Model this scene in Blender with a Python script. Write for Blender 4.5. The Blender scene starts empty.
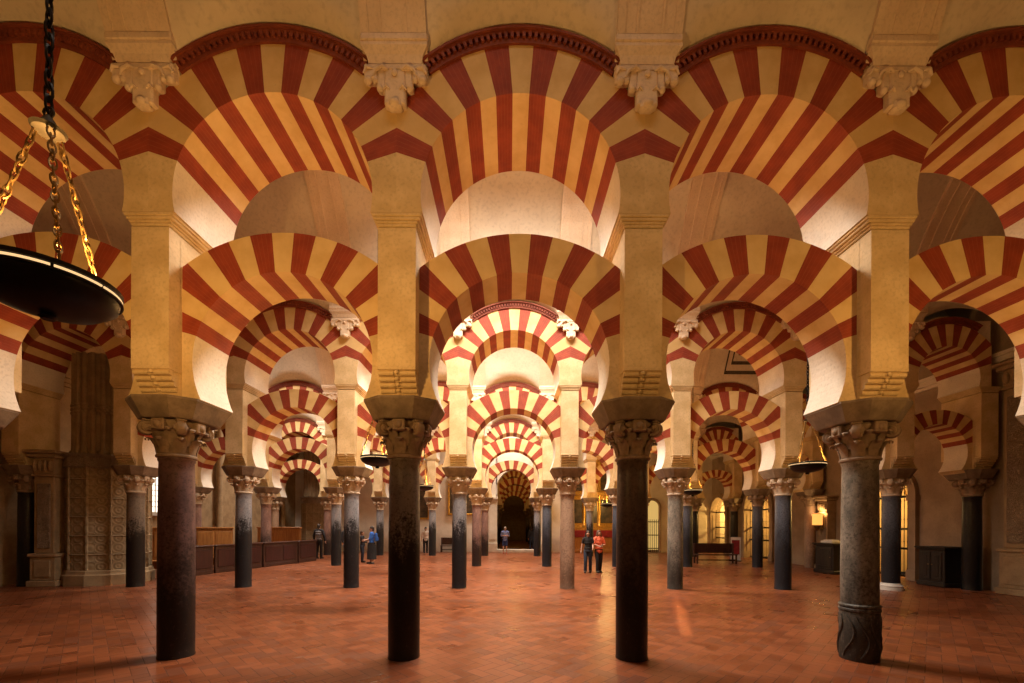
import bpy, math, random
from math import sin, cos, pi, sqrt, radians as R, asin, acos
from mathutils import Vector, Matrix
random.seed(7)
S = bpy.context.scene
COL = S.collection

# ------------------------------------------------------------------ helpers
class MB:
    """collects geometry for ONE mesh object"""
    def __init__(s):
        s.v = []; s.f = []; s.m = []; s.uv = {}
    def quad(s, pts, m=0, uv=None):
        i = len(s.v); s.v += [tuple(p) for p in pts]
        s.f.append(tuple(range(i, i+len(pts)))); s.m.append(m)
        if uv: s.uv[len(s.f)-1] = uv
        return s
    def grid(s, rows, m=0, close_u=False, close_v=False):
        """rows: list of lists of points"""
        base = len(s.v); n = len(rows[0])
        for r in rows: s.v += [tuple(p) for p in r]
        nr = len(rows)
        for a in range(nr if close_v else nr-1):
            for b in range(n if close_u else n-1):
                a2 = (a+1) % nr; b2 = (b+1) % n
                s.f.append((base+a*n+b, base+a*n+b2, base+a2*n+b2, base+a2*n+b)); s.m.append(m)
        return s
    def box(s, x0, x1, y0, y1, z0, z1, m=0, M=None):
        p = [(x0,y0,z0),(x1,y0,z0),(x1,y1,z0),(x0,y1,z0),(x0,y0,z1),(x1,y0,z1),(x1,y1,z1),(x0,y1,z1)]
        return s.hexa(p, m, M)
    def hexa(s, p, m=0, M=None):
        if M: p = [M @ Vector(q) for q in p]
        i = len(s.v); s.v += [tuple(q) for q in p]
        for f in ((0,3,2,1),(4,5,6,7),(0,1,5,4),(1,2,6,5),(2,3,7,6),(3,0,4,7)):
            s.f.append(tuple(i+k for k in f)); s.m.append(m)
        return s
    def bbox(s, x0, x1, y0, y1, z0, z1, c=.01, m=0, M=None):
        """box with chamfered edges (rounded-corner prism in z plus chamfered ends)"""
        def ring(d, z):
            return [(x0+d+c,y0+d,z),(x1-d-c,y0+d,z),(x1-d,y0+d+c,z),(x1-d,y1-d-c,z),(x1-d-c,y1-d,z),(x0+d+c,y1-d,z),(x0+d,y1-d-c,z),(x0+d,y0+d+c,z)]
        rs = [ring(c, z0), ring(0, z0+c), ring(0, z1-c), ring(c, z1)]
        return s.loft(rs, m, M)
    def loft(s, rings, m=0, M=None, cap=True):
        if M: rings = [[M @ Vector(p) for p in r] for r in rings]
        b = len(s.v); n = len(rings[0])
        for r in rings: s.v += [tuple(p) for p in r]
        for a in range(len(rings)-1):
            for k in range(n):
                k2 = (k+1) % n
                s.f.append((b+a*n+k, b+a*n+k2, b+(a+1)*n+k2, b+(a+1)*n+k)); s.m.append(m)
        if cap:
            s.f.append(tuple(b+k for k in reversed(range(n)))); s.m.append(m)
            e = b+(len(rings)-1)*n
            s.f.append(tuple(e+k for k in range(n))); s.m.append(m)
        return s
    def lathe(s, prof, n=24, c=(0,0,0), m=0, M=None, a0=0, cap=True):
        rings = [[(c[0]+r*cos(a0+2*pi*k/n), c[1]+r*sin(a0+2*pi*k/n), c[2]+z) for k in range(n)] for r, z in prof]
        return s.loft(rings, m, M, cap)
    def tube(s, pts, r, n=8, m=0, cap=True):
        pts = [Vector(p) for p in pts]; rings = []
        rr = r if isinstance(r, (list, tuple)) else [r]*len(pts)
        up = None
        for i, p in enumerate(pts):
            t = (pts[min(i+1, len(pts)-1)]-pts[max(i-1, 0)]).normalized()
            if up is None:
                a = Vector((0,0,1)) if abs(t.z) < .9 else Vector((1,0,0))
                up = t.cross(a).normalized()
            up = (up - t*up.dot(t)).normalized()
            w = t.cross(up)
            rings.append([p+(up*cos(2*pi*k/n)+w*sin(2*pi*k/n))*rr[i] for k in range(n)])
        return s.loft(rings, m, None, cap)
    def torus(s, R0, r0, M=None, n=12, k=6, m=0, sx=1):
        rows = []
        for a in range(n):
            A = 2*pi*a/n; row = []
            for b in range(k):
                B = 2*pi*b/k
                p = Vector(((R0+r0*cos(B))*cos(A)*sx, (R0+r0*cos(B))*sin(A), r0*sin(B)))
                row.append(M @ p if M else p)
            rows.append(row)
        return s.grid(rows, m, True, True)
    def ball(s, c, r, n=10, k=6, m=0, M=None):
        rx, ry, rz = r if isinstance(r, tuple) else (r, r, r)
        rings = []
        for a in range(k+1):
            A = -pi/2+pi*a/k; q = max(cos(A), .02)
            rings.append([(c[0]+rx*q*cos(2*pi*b/n), c[1]+ry*q*sin(2*pi*b/n), c[2]+rz*sin(A)) for b in range(n)])
        return s.loft(rings, m, M)
    def mesh(s, name, mats, smooth=None):
        me = bpy.data.meshes.new(name)
        me.from_pydata(s.v, [], s.f)
        for q in (mats if isinstance(mats, (list, tuple)) else [mats]): me.materials.append(q)
        me.polygons.foreach_set('material_index', s.m)
        if s.uv:
            L = me.uv_layers.new(name='UVMap')
            for fi, uv in s.uv.items():
                for li, c in zip(me.polygons[fi].loop_indices, uv): L.data[li].uv = c
        if smooth is not None:
            me.polygons.foreach_set('use_smooth', [True]*len(me.polygons))
            me.set_sharp_from_angle(angle=R(smooth))
        me.update()
        return me
    def build(s, name, mats, parent=None, smooth=None):
        return put(name, s.mesh(name, mats, smooth), parent)

def put(name, me, parent=None):
    o = bpy.data.objects.new(name, me); COL.objects.link(o)
    if parent: o.parent = parent
    return o
def tag(o, label, cat, group=None):
    o['label'] = label; o['category'] = cat
    if group: o['group'] = group
    return o
def thing(name, label, cat, loc=(0,0,0), rz=0, group=None):
    o = bpy.data.objects.new(name, None); COL.objects.link(o)
    o.empty_display_size = .1
    o.location = loc; o.rotation_euler = (0,0,rz)
    return tag(o, label, cat, group)
def struct(o):
    o['kind'] = 'structure'; return o
def dup(root, loc, label, rz=None):
    r = root.copy(); COL.objects.link(r); r.location = loc; r['label'] = label
    if rz is not None: r.rotation_euler = (0,0,rz)
    for ch in list(root.children):
        c = ch.copy(); COL.objects.link(c); c.parent = r
        for g in list(ch.children):
            d = g.copy(); COL.objects.link(d); d.parent = c
    return r

# ------------------------------------------------------------------ materials
class NT:
    def __init__(s, name):
        s.mat = bpy.data.materials.new(name); s.mat.use_nodes = True
        s.t = s.mat.node_tree; s.b = s.t.nodes['Principled BSDF']
    def n(s, typ, **k):
        q = s.t.nodes.new(typ)
        for a, b in k.items(): setattr(q, a, b)
        return q
    def l(s, a, b): s.t.links.new(a, b)
    def val(s, sock, x):
        if hasattr(x, 'is_output'): s.l(x, sock)
        else: sock.default_value = x
    def math(s, op, a, b=0., c=None):
        q = s.n('ShaderNodeMath', operation=op)
        s.val(q.inputs[0], a); s.val(q.inputs[1], b)
        if c is not None: s.val(q.inputs[2], c)
        return q.outputs[0]
    def mix(s, f, a, b, blend='MIX'):
        q = s.n('ShaderNodeMix', data_type='RGBA', blend_type=blend)
        s.val(q.inputs[0], f)
        s.val(q.inputs[6], (*a, 1) if isinstance(a, tuple) else a)
        s.val(q.inputs[7], (*b, 1) if isinstance(b, tuple) else b)
        return q.outputs[2]
    def ramp(s, f, lo, hi):
        q = s.n('ShaderNodeMapRange', interpolation_type='SMOOTHSTEP')
        s.val(q.inputs[0], f); q.inputs[1].default_value = lo; q.inputs[2].default_value = hi
        return q.outputs[0]
    def coord(s): return s.n('ShaderNodeTexCoord').outputs['Object']
    def noise(s, scale, detail=4, vec=None, rough=.55):
        q = s.n('ShaderNodeTexNoise'); q.inputs['Scale'].default_value = scale
        q.inputs['Detail'].default_value = detail; q.inputs['Roughness'].default_value = rough
        s.l(vec if vec is not None else s.coord(), q.inputs['Vector'])
        return q.outputs[0]
    def vmap(s, scale, vec=None):
        q = s.n('ShaderNodeMapping'); q.inputs['Scale'].default_value = scale
        s.l(vec if vec is not None else s.coord(), q.inputs[0]); return q.outputs[0]
    def rnd(s): return s.n('ShaderNodeObjectInfo').outputs['Random']
    def bump(s, h, d=.01, st=.6):
        q = s.n('ShaderNodeBump'); q.inputs['Strength'].default_value = st; q.inputs['Distance'].default_value = d
        s.l(h, q.inputs['Height']); s.l(q.outputs[0], s.b.inputs['Normal'])
    def out(s, col, rough=.7, metal=0.):
        s.val(s.b.inputs['Base Color'], (*col, 1) if isinstance(col, tuple) else col)
        s.val(s.b.inputs['Roughness'], rough); s.val(s.b.inputs['Metallic'], metal)
        return s.mat
def stone(name, a, b, scale=3., rough=.8, bump=.006, fine=30.):
    t = NT(name); n1 = t.noise(scale, 6); n2 = t.noise(fine, 3)
    c = t.mix(t.ramp(n1, .3, .7), a, b)
    c = t.mix(t.math('MULTIPLY', t.ramp(n2, .45, .75), .35), c, tuple(q*.6 for q in a))
    t.bump(t.math('ADD', n1, t.math('MULTIPLY', n2, .5)), bump)
    return t.out(c, rough)
def plain(name, a, rough=.5, metal=0., var=.25, scale=12.):
    t = NT(name); n1 = t.noise(scale, 4)
    c = t.mix(t.ramp(n1, .3, .7), tuple(q*(1-var) for q in a), tuple(min(1, q*(1+var)) for q in a))
    return t.out(c, rough, metal)
def emis(name, col, st, base=(.1,.08,.05)):
    t = NT(name); t.out(base, .5); t.b.inputs['Emission Color'].default_value = (*col, 1)
    t.b.inputs['Emission Strength'].default_value = st
    return t.mat
def wood(name, a, b, rough=.45):
    t = NT(name); n1 = t.noise(3., 5, t.vmap((1, 1, 12)))
    n2 = t.noise(2.5, 5, t.vmap((8, 8, 1)))
    c = t.mix(t.ramp(n2, .3, .7), a, b); c = t.mix(t.math('MULTIPLY', t.ramp(n1, .5, .8), .3), c, tuple(q*.5 for q in a))
    return t.out(c, rough)

def voussoir_red():
    t = NT('red_brick_voussoir'); uv = t.n('ShaderNodeUVMap').outputs[0]
    sx = t.n('ShaderNodeSeparateXYZ'); t.l(uv, sx.inputs[0])
    u = t.math('FRACT', t.math('MULTIPLY', sx.outputs[0], 5.))
    wob = t.noise(14, 3)
    line = t.math('LESS_THAN', t.math('ABSOLUTE', t.math('SUBTRACT', u, .5)), t.math('MULTIPLY_ADD', wob, .10, .0))
    n1 = t.noise(4, 5); n2 = t.noise(1.1, 4)
    c = t.mix(t.ramp(n1, .3, .7), (.235,.030,.010), (.33,.050,.017))
    c = t.mix(t.math('MULTIPLY', t.ramp(n2, .55, .8), .35), c, (.19,.036,.017))
    c = t.mix(t.math('MULTIPLY', line, .22), c, (.46,.17,.085))
    chip = t.ramp(t.noise(9, 6, rough=.7), .70, .76)
    c = t.mix(t.math('MULTIPLY', chip, .5), c, (.62,.36,.2))
    t.bump(t.math('SUBTRACT', n1, line), .006)
    return t.out(c, .75)
def voussoir_cream():
    t = NT('cream_stone_voussoir'); n1 = t.noise(3, 6); n2 = t.noise(.9, 4); n3 = t.noise(22, 4)
    c = t.mix(t.ramp(n1, .3, .7), (.62,.41,.165), (.74,.53,.25))
    c = t.mix(t.math('MULTIPLY', t.ramp(n2, .5, .8), .4), c, (.55,.40,.24))
    c = t.mix(t.math('MULTIPLY', t.ramp(n3, .58, .8), .3), c, (.40,.28,.15))
    t.bump(n3, .004)
    return t.out(c, .8)
def shaft(name, top, low, dark, zc=1.7, soft=.5, rough=.32, vein=3.):
    """marble shaft whose lower part carries a ragged dark patina"""
    t = NT(name); co = t.coord(); z = t.n('ShaderNodeSeparateXYZ'); t.l(co, z.inputs[0])
    n1 = t.noise(vein, 7, t.vmap((1,1,.45)), .65); n2 = t.noise(26, 6, rough=.75); n3 = t.noise(5, 6, t.vmap((1,1,.35)), .7)
    c = t.mix(t.ramp(n1, .32, .68), top, low)
    c = t.mix(t.math('MULTIPLY', t.ramp(n2, .50, .62), .6), c, tuple(q*.4 for q in low)); c = t.mix(t.math('MULTIPLY', t.ramp(t.noise(40, 4, rough=.7), .60, .68), .35), c, tuple(min(1, q*1.6) for q in top)); t.b.inputs['Specular IOR Level'].default_value = .28
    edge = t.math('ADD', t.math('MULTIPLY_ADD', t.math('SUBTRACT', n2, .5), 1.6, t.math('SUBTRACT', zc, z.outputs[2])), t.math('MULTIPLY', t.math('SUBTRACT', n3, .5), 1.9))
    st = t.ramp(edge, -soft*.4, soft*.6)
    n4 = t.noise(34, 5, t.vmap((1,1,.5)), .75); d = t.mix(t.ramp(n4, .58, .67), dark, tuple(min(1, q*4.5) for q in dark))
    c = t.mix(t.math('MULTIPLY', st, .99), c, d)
    t.bump(n2, .003)
    return t.out(c, rough)
def floor_mat():
    t = NT('terracotta_herringbone'); co = t.coord()
    mp = t.n('ShaderNodeMapping'); mp.inputs['Rotation'].default_value = (0,0,R(45)); mp.inputs['Scale'].default_value = (1/.155,1/.155,1)
    t.l(co, mp.inputs[0]); s = t.n('ShaderNodeSeparateXYZ'); t.l(mp.outputs[0], s.inputs[0])
    X, Y = s.outputs[0], s.outputs[1]
    i = t.math('FLOOR', X); j = t.math('FLOOR', Y); u = t.math('FRACT', X); v = t.math('FRACT', Y)
    k = t.math('FLOORED_MODULO', t.math('SUBTRACT', i, j), 4.)
    def eq(n): return t.math('COMPARE', k, float(n), .1)
    k0, k1, k2, k3 = eq(0), eq(1), eq(2), eq(3)
    H = t.math('ADD', k0, k1); V = t.math('ADD', k2, k3)
    lo_u = t.math('LESS_THAN', u, .035); hi_u = t.math('GREATER_THAN', u, .965)
    lo_v = t.math('LESS_THAN', v, .035); hi_v = t.math('GREATER_THAN', v, .965)
    bu = t.math('MAXIMUM', lo_u, hi_u); bv = t.math('MAXIMUM', lo_v, hi_v)
    J = t.math('ADD', t.math('MULTIPLY', H, bv), t.math('MULTIPLY', V, bu))
    for kk, e in ((k0, lo_u), (k1, hi_u), (k3, lo_v), (k2, hi_v)):
        J = t.math('MAXIMUM', J, t.math('MULTIPLY', kk, e))
    J = t.math('MINIMUM', J, 1.)
    cx = t.math('SUBTRACT', i, k1); cy = t.math('SUBTRACT', j, k2)
    cmb = t.n('ShaderNodeCombineXYZ'); t.l(cx, cmb.inputs[0]); t.l(cy, cmb.inputs[1]); t.l(V, cmb.inputs[2])
    wn = t.n('ShaderNodeTexWhiteNoise'); t.l(cmb.outputs[0], wn.inputs[0])
    rnd = wn.outputs[0]
    n1 = t.noise(.45, 5); n2 = t.noise(20, 4)
    c = t.mix(rnd, (.15,.039,.013), (.265,.075,.025))
    c = t.mix(t.math('MULTIPLY', t.math('GREATER_THAN', rnd, .86), .6), c, (.085,.030,.017))
    c = t.mix(t.math('MULTIPLY', t.ramp(n1, .4, .7), .3), c, (.19,.056,.020))
    c = t.mix(t.math('MULTIPLY', t.ramp(n2, .5, .75), .2), c, (.11,.034,.016))
    c = t.mix(t.math('MULTIPLY', J, .7), c, (.06,.024,.013))
    hgt = t.math('ADD', t.math('MULTIPLY', t.math('SUBTRACT', 1., J), .7), t.math('MULTIPLY', rnd, .5))
    t.bump(hgt, .004, .5)
    rg = t.math('MULTIPLY_ADD', rnd, .12, .27)
    rg = t.math('ADD', rg, t.math('MULTIPLY', J, .2))
    return t.out(c, rg)
def relief_grid(name, a, b, sc=4.):
    """carved stone with a regular lattice of sunk quatrefoils"""
    t = NT(name); co = t.coord()
    ch = t.n('ShaderNodeTexVoronoi', feature='F1'); ch.inputs['Scale'].default_value = sc; ch.inputs['Randomness'].default_value = 0.
    t.l(co, ch.inputs['Vector']); n1 = t.noise(5, 5)
    d = ch.outputs['Distance']
    w = t.math('SINE', t.math('MULTIPLY', d, 22.))
    c = t.mix(t.ramp(n1, .3, .7), a, b)
    c = t.mix(t.math('MULTIPLY', t.ramp(w, .1, .9), .35), c, tuple(q*.5 for q in a))
    t.bump(t.math('ADD', w, n1), .008, .6)
    return t.out(c, .8)
def arabesque(name, a, b):
    t = NT(name); n = t.noise(9, 2, rough=.4); n1 = t.noise(4, 5)
    w = t.math('SINE', t.math('MULTIPLY', n, 60.))
    c = t.mix(t.ramp(n1, .3, .7), a, b)
    c = t.mix(t.math('MULTIPLY', t.ramp(w, .2, .8), .4), c, tuple(q*.45 for q in a))
    t.bump(w, .015, .9)
    return t.out(c, .8)

RED = voussoir_red(); CREAM = voussoir_cream()
PLASTER = stone('lime_plaster', (.66,.58,.47), (.76,.68,.57), 2.2, .85, .004)
PIERST = stone('pier_limestone', (.56,.40,.20), (.70,.53,.30), 2.6, .8, .008, 26)
IMPOST = stone('impost_dark_stone', (.135,.095,.062), (.23,.165,.108), 5, .75, .008)
CAPST = stone('capital_stone', (.38,.285,.195), (.52,.40,.285), 7, .7, .006)
CAPDK = stone('capital_brown_stone', (.19,.125,.075), (.30,.205,.13), 7, .7, .006)
VAULT = stone('vault_plaster', (.62,.52,.39), (.71,.61,.47), 1.3, .9, .003, 14)
DARKP = plain('dark_painted_line', (.07,.05,.035), .8)
RIBPL = stone('rib_plaster', (.66,.50,.34), (.74,.58,.42), 2, .85, .003)
CORN = stone('red_cornice', (.17,.028,.011), (.25,.052,.020), 6, .75, .004)
BRKT = stone('bracket_plaster', (.66,.50,.35), (.76,.60,.44), 4, .8, .004)
WALLST = stone('wall_limestone', (.27,.19,.12), (.37,.27,.175), 1.6, .85, .01)
GOTHIC = stone('carved_limestone', (.25,.165,.085), (.36,.25,.135), 3, .8, .01)
RELIEF = relief_grid('lattice_relief_stone', (.24,.17,.09), (.32,.235,.135), 3.6)
ARAB = arabesque('arabesque_relief_stone', (.28,.20,.13), (.37,.28,.19))
FLOOR = floor_mat()
IRON = plain('black_iron', (.012,.010,.009), .45, .6)
BRONZE = plain('dark_bronze', (.05,.038,.024), .6, .5)
BRASS = plain('brass_chain', (.26,.16,.06), .4, .9)
GLOW = emis('lamp_rim_light', (1,.62,.28), 1.1)
DKWOOD = wood('dark_walnut', (.035,.013,.009), (.065,.024,.014))
REDWOOD = wood('mahogany_panel', (.030,.008,.007), (.055,.013,.010))
ORWOOD = wood('oak_pew', (.32,.13,.035), (.46,.21,.06))
BLACKW = wood('black_stained_wood', (.010,.008,.007), (.022,.017,.014))
GOLD = plain('gilding', (.55,.30,.06), .35, .7)
PAINTING = stone('dark_oil_painting', (.02,.016,.012), (.10,.065,.035), 3, .4, .001)
REDCLOTH = plain('crimson_cloth', (.22,.012,.014), .9)
NICHEGLOW = emis('niche_glow', (1,.62,.18), .65)  # niche panel glows in place of the yellow light inside it
GLASSDAY = emis('daylit_pane', (1,.88,.72), 2.2)
SCONCEL = emis('sconce_shade_lit', (1,.36,.07), 1.6)
WHITEST = stone('white_marble', (.60,.56,.50), (.70,.66,.60), 5, .5, .003)

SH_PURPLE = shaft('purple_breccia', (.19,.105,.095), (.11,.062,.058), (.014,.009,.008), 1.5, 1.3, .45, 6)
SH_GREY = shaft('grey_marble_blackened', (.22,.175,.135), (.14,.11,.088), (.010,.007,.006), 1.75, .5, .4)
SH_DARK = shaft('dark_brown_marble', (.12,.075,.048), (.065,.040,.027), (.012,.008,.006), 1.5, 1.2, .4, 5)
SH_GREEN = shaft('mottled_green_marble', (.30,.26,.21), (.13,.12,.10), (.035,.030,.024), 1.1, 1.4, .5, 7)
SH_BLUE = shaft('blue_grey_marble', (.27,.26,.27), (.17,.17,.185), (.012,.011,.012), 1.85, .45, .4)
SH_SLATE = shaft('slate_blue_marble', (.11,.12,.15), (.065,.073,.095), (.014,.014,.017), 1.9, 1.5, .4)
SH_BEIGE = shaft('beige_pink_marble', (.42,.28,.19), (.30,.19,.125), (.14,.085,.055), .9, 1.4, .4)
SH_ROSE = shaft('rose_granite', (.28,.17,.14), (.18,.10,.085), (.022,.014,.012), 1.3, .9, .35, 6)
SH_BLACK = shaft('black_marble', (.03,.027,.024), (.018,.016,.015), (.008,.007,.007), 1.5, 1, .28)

# ------------------------------------------------------------------ measures
SP = 3.13                                   # column spacing along an arcade
ROW = [5.83, 12.30, 18.90, 25.30]           # arcade planes
ROWN = ['front', 'second', 'third', 'fourth']
Z_SHAFT, Z_CAP, Z_IMP = 2.70, 3.195, 3.455
ZC_L, RI_L, RE_L, CR_L = 3.96, 1.19, 2.135, 5.665
ZC_U, RI_U, RE_U = 6.00, 1.26, 1.87
YO = .10                                    # superstructure sits a little behind the shaft axis
BACK = 29.0
XL, XR = -14.75, 13.75
NUM = ['', 'one', 'two', 'three', 'four', 'five']
ORD = ['', 'first', 'second', 'third', 'fourth', 'fifth']

# ------------------------------------------------------------------ columns
def leaf(mb, ang, r0, z0, h, w, curl, off=0):
    prof = [(0,0,.8),(.012,.35,1.),(.03,.65,1.),(.03+curl*.5,.9,.85),(.03+curl,1.0,.6),(.03+curl*1.25,.92,.42),(.03+curl*1.2,.80,.2)]
    ca, sa = cos(ang), sin(ang)
    outer = []; inner = []
    for dr, zz, ww in prof:
        r = r0+dr; z = z0+h*zz; hw = w*ww/2
        row = []; row2 = []
        for q in (-1, -.5, 0, .5, 1):
            rr = r+.018*(1-q*q)
            row.append((ca*rr-sa*hw*q, sa*rr+ca*hw*q, z)); rr -= .03
            row2.append((ca*rr-sa*hw*q, sa*rr+ca*hw*q, z))
        outer.append(row); inner.append(row2)
    mb.grid(outer); mb.grid([list(reversed(r)) for r in inner])
def capital_mesh(mat, name='capital'):
    mb = MB()
    h = Z_CAP-Z_SHAFT
    mb.lathe([(.205,0),(.232,.008),(.236,.03),(.222,.05),(.212,.055),(.215,.2),(.235,.32),(.27,.40),(.30,.44),(.30,.47),(.27,.48)], 24, (0,0,Z_SHAFT))
    for k in range(8): leaf(mb, k*pi/4, .208, Z_SHAFT+.055, .20, .15, .07)
    for k in range(8): leaf(mb, (k+.5)*pi/4, .220, Z_SHAFT+.16, .22, .15, .08)
    for k in range(4):                                   # abacus blocks mid-face
        M = Matrix.Rotation(k*pi/2, 4, 'Z')
        mb.bbox(-.085, .085, .24, .345, Z_CAP-.155, Z_CAP, .015, 0, M)
        mb.ball((0, .345, Z_CAP-.08), (.05,.03,.05), 8, 5, 0, M)
    mb.lathe([(.28,0),(.28,.035)], 8, (0,0,Z_CAP-.035), 0, None, pi/8)
    return mb.mesh(name, mat, 40)
def volute_mesh(mat):
    mb = MB()
    # a scroll lying on the +X diagonal, axis along Y
    M = Matrix.Translation((.325, 0, Z_CAP-.115)) @ Matrix.Rotation(pi/2, 4, 'X')
    mb.lathe([(.045,-.066),(.06,-.05),(.085,-.05),(.095,-.035),(.095,.035),(.085,.05),(.06,.05),(.045,.066)], 16, (0,0,0), 0, M)
    mb.lathe([(.03,-.08),(.035,-.06),(.035,.06),(.03,.08)], 10, (0,0,0), 0, M)
    mb.tube([(.22,0,Z_SHAFT+.26),(.27,0,Z_SHAFT+.36),(.33,0,Z_CAP-.075)], [.03,.04,.05], 8)
    mb.bbox(.22, .37, -.06, .06, Z_CAP-.03, Z_CAP, .008)
    return mb.mesh('volute', mat, 40)
def impost_mesh():
    mb = MB()
    def ring(k, z):
        return [(x*k, y*k+YO*k*.6, z) for x, y in ((.23,-.52),(.475,-.33),(.475,.36),(.23,.54),(-.23,.54),(-.475,.36),(-.475,-.33),(-.23,-.52))]
    mb.loft([ring(.75, Z_CAP), ring(.78, Z_CAP+.015), ring(.985, Z_IMP-.04), ring(1.0, Z_IMP-.03), ring(1.0, Z_IMP)])
    return mb.mesh('impost', IMPOST)
def shaft_mesh(mat, collar=False, plinth=False):
    mb = MB()
    rb, rt = .212, .200
    prof = [(rb+.004,0),(rb+.004,.02),(rb,.03)]
    for k in range(1, 13):
        t = k/13; prof.append((rb+(rt-rb)*t+.006*sin(pi*t), Z_SHAFT*t))
    prof += [(rt, Z_SHAFT-.05),(rt+.012, Z_SHAFT-.035),(rt+.012, Z_SHAFT)]
    mb.lathe(prof, 32)
    return mb.mesh('shaft', mat, 40)
CAP_A = capital_mesh(CAPST); CAP_B = capital_mesh(CAPDK)
VOL_A = volute_mesh(CAPST); VOL_B = volute_mesh(CAPDK)
IMP = impost_mesh()
SHM = {}
def shm(m):
    if m.name not in SHM: SHM[m.name] = shaft_mesh(m)
    return SHM[m.name]
def ring_base():
    mb = MB(); mb.lathe([(.30,0),(.30,.07),(.27,.075),(.285,.10),(.285,.13),(.25,.15),(.235,.17),(.235,.19),(.215,.20)], 32)
    return mb.mesh('base_moulding', WHITEST, 40)
BASEM = ring_base()
def collar_mesh():
    mb = MB(); mb.lathe([(.205,.655),(.222,.66),(.236,.675),(.236,.70),(.224,.712),(.224,.72),(.236,.73),(.236,.75),(.222,.765),(.205,.77)], 32)
    return mb.mesh('collar', SH_GREEN, 40)
def carved_drum():
    mb = MB(); mb.lathe([(.222,.0),(.226,.02),(.226,.65),(.222,.66)], 32)
    for k in range(9):                                   # raised leaf strands climbing the drum
        a = 2*pi*k/9; pts = []
        for q in range(9):
            t = q/8; aa = a+.32*sin(t*pi*1.5+k); pts.append((.229*cos(aa), .229*sin(aa), .05+.56*t))
        mb.tube(pts, [.006,.014,.018,.012,.018,.014,.018,.012,.005], 6)
    return mb.mesh('carved_drum', SH_GREEN, 40)

def column(x, y, mat, cap, label, group, base=False, collar=False, z=0):
    t = thing('column', label, 'column', (x, y, z), 0, group)
    put('shaft', shm(mat), t)
    c = put('capital', CAP_A if cap == 'a' else CAP_B, t)
    for k in range(4):
        v = put('volute', VOL_A if cap == 'a' else VOL_B, c); v.rotation_euler = (0,0,pi/4+k*pi/2)
    put('impost', IMP, t)
    if base: put('base_moulding', BASEM, t)
    if collar:
        put('collar', collar_mesh(), t); put('carved_drum', carved_drum(), t)
    return t

def side(j):     # j = column index, columns at (j+.5)*SP
    return ('left', -j) if j < 0 else ('right', j+1)
shafts = {   # (row, j): material, capital, adjective
 (0,-3): (SH_GREY,'b','grey marble'), (0,-2): (SH_PURPLE,'b','purple speckled marble'), (0,-1): (SH_GREY,'b','grey marble black-footed'),
 (0,0): (SH_DARK,'b','dark brown marble'), (0,1): (SH_GREEN,'b','mottled green collared'), (0,2): (SH_GREY,'b','grey marble'),
 (1,-5): (SH_BLACK,'b','black marble'), (1,-4): (SH_GREY,'a','grey marble'), (1,-3): (SH_BLUE,'a','blue-grey marble'), (1,-2): (SH_BLUE,'a','blue-grey black-footed'),
 (1,-1): (SH_BLUE,'a','blue-grey black-footed'), (1,0): (SH_BEIGE,'a','pale beige pink'), (1,1): (SH_GREEN,'a','grey mottled'),
 (1,2): (SH_SLATE,'a','slate blue'), (1,3): (SH_SLATE,'a','slate blue'),
 (2,-5): (SH_ROSE,'a','pinkish'), (2,-4): (SH_ROSE,'a','dark rose'), (2,-3): (SH_BLUE,'a','blue-grey'), (2,-2): (SH_GREY,'a','grey marble'),
 (2,-1): (SH_ROSE,'a','rose granite'), (2,0): (SH_SLATE,'a','slate blue'), (2,1): (SH_SLATE,'a','slate blue'), (2,2): (SH_SLATE,'b','slate blue'), (2,3): (SH_SLATE,'b','slate blue'),
 (3,-5): (SH_BEIGE,'a','beige'), (3,-4): (SH_ROSE,'a','rose granite'), (3,-3): (SH_BLUE,'a','blue-grey'), (3,-2): (SH_BLUE,'a','blue-grey'),
 (3,-1): (SH_ROSE,'a','rose granite'), (3,0): (SH_BLUE,'a','blue-grey'), (3,1): (SH_BLUE,'a','blue-grey'), (3,2): (SH_SLATE,'a','slate blue'), (3,3): (SH_BLACK,'b','black marble'),
}
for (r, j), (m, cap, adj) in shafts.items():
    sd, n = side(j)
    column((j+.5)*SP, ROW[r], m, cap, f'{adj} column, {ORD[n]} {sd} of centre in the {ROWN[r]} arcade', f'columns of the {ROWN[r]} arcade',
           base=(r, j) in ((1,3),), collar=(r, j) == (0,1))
for r in (1, 2, 3):
    column(13.3, ROW[r], (SH_BLACK, SH_BLACK, SH_BEIGE, SH_BLACK)[r], 'b', f'{(0, "black", "beige", "black")[r]} column against the right wall at the end of the {ROWN[r]} arcade', f'columns of the {ROWN[r]} arcade')

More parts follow.
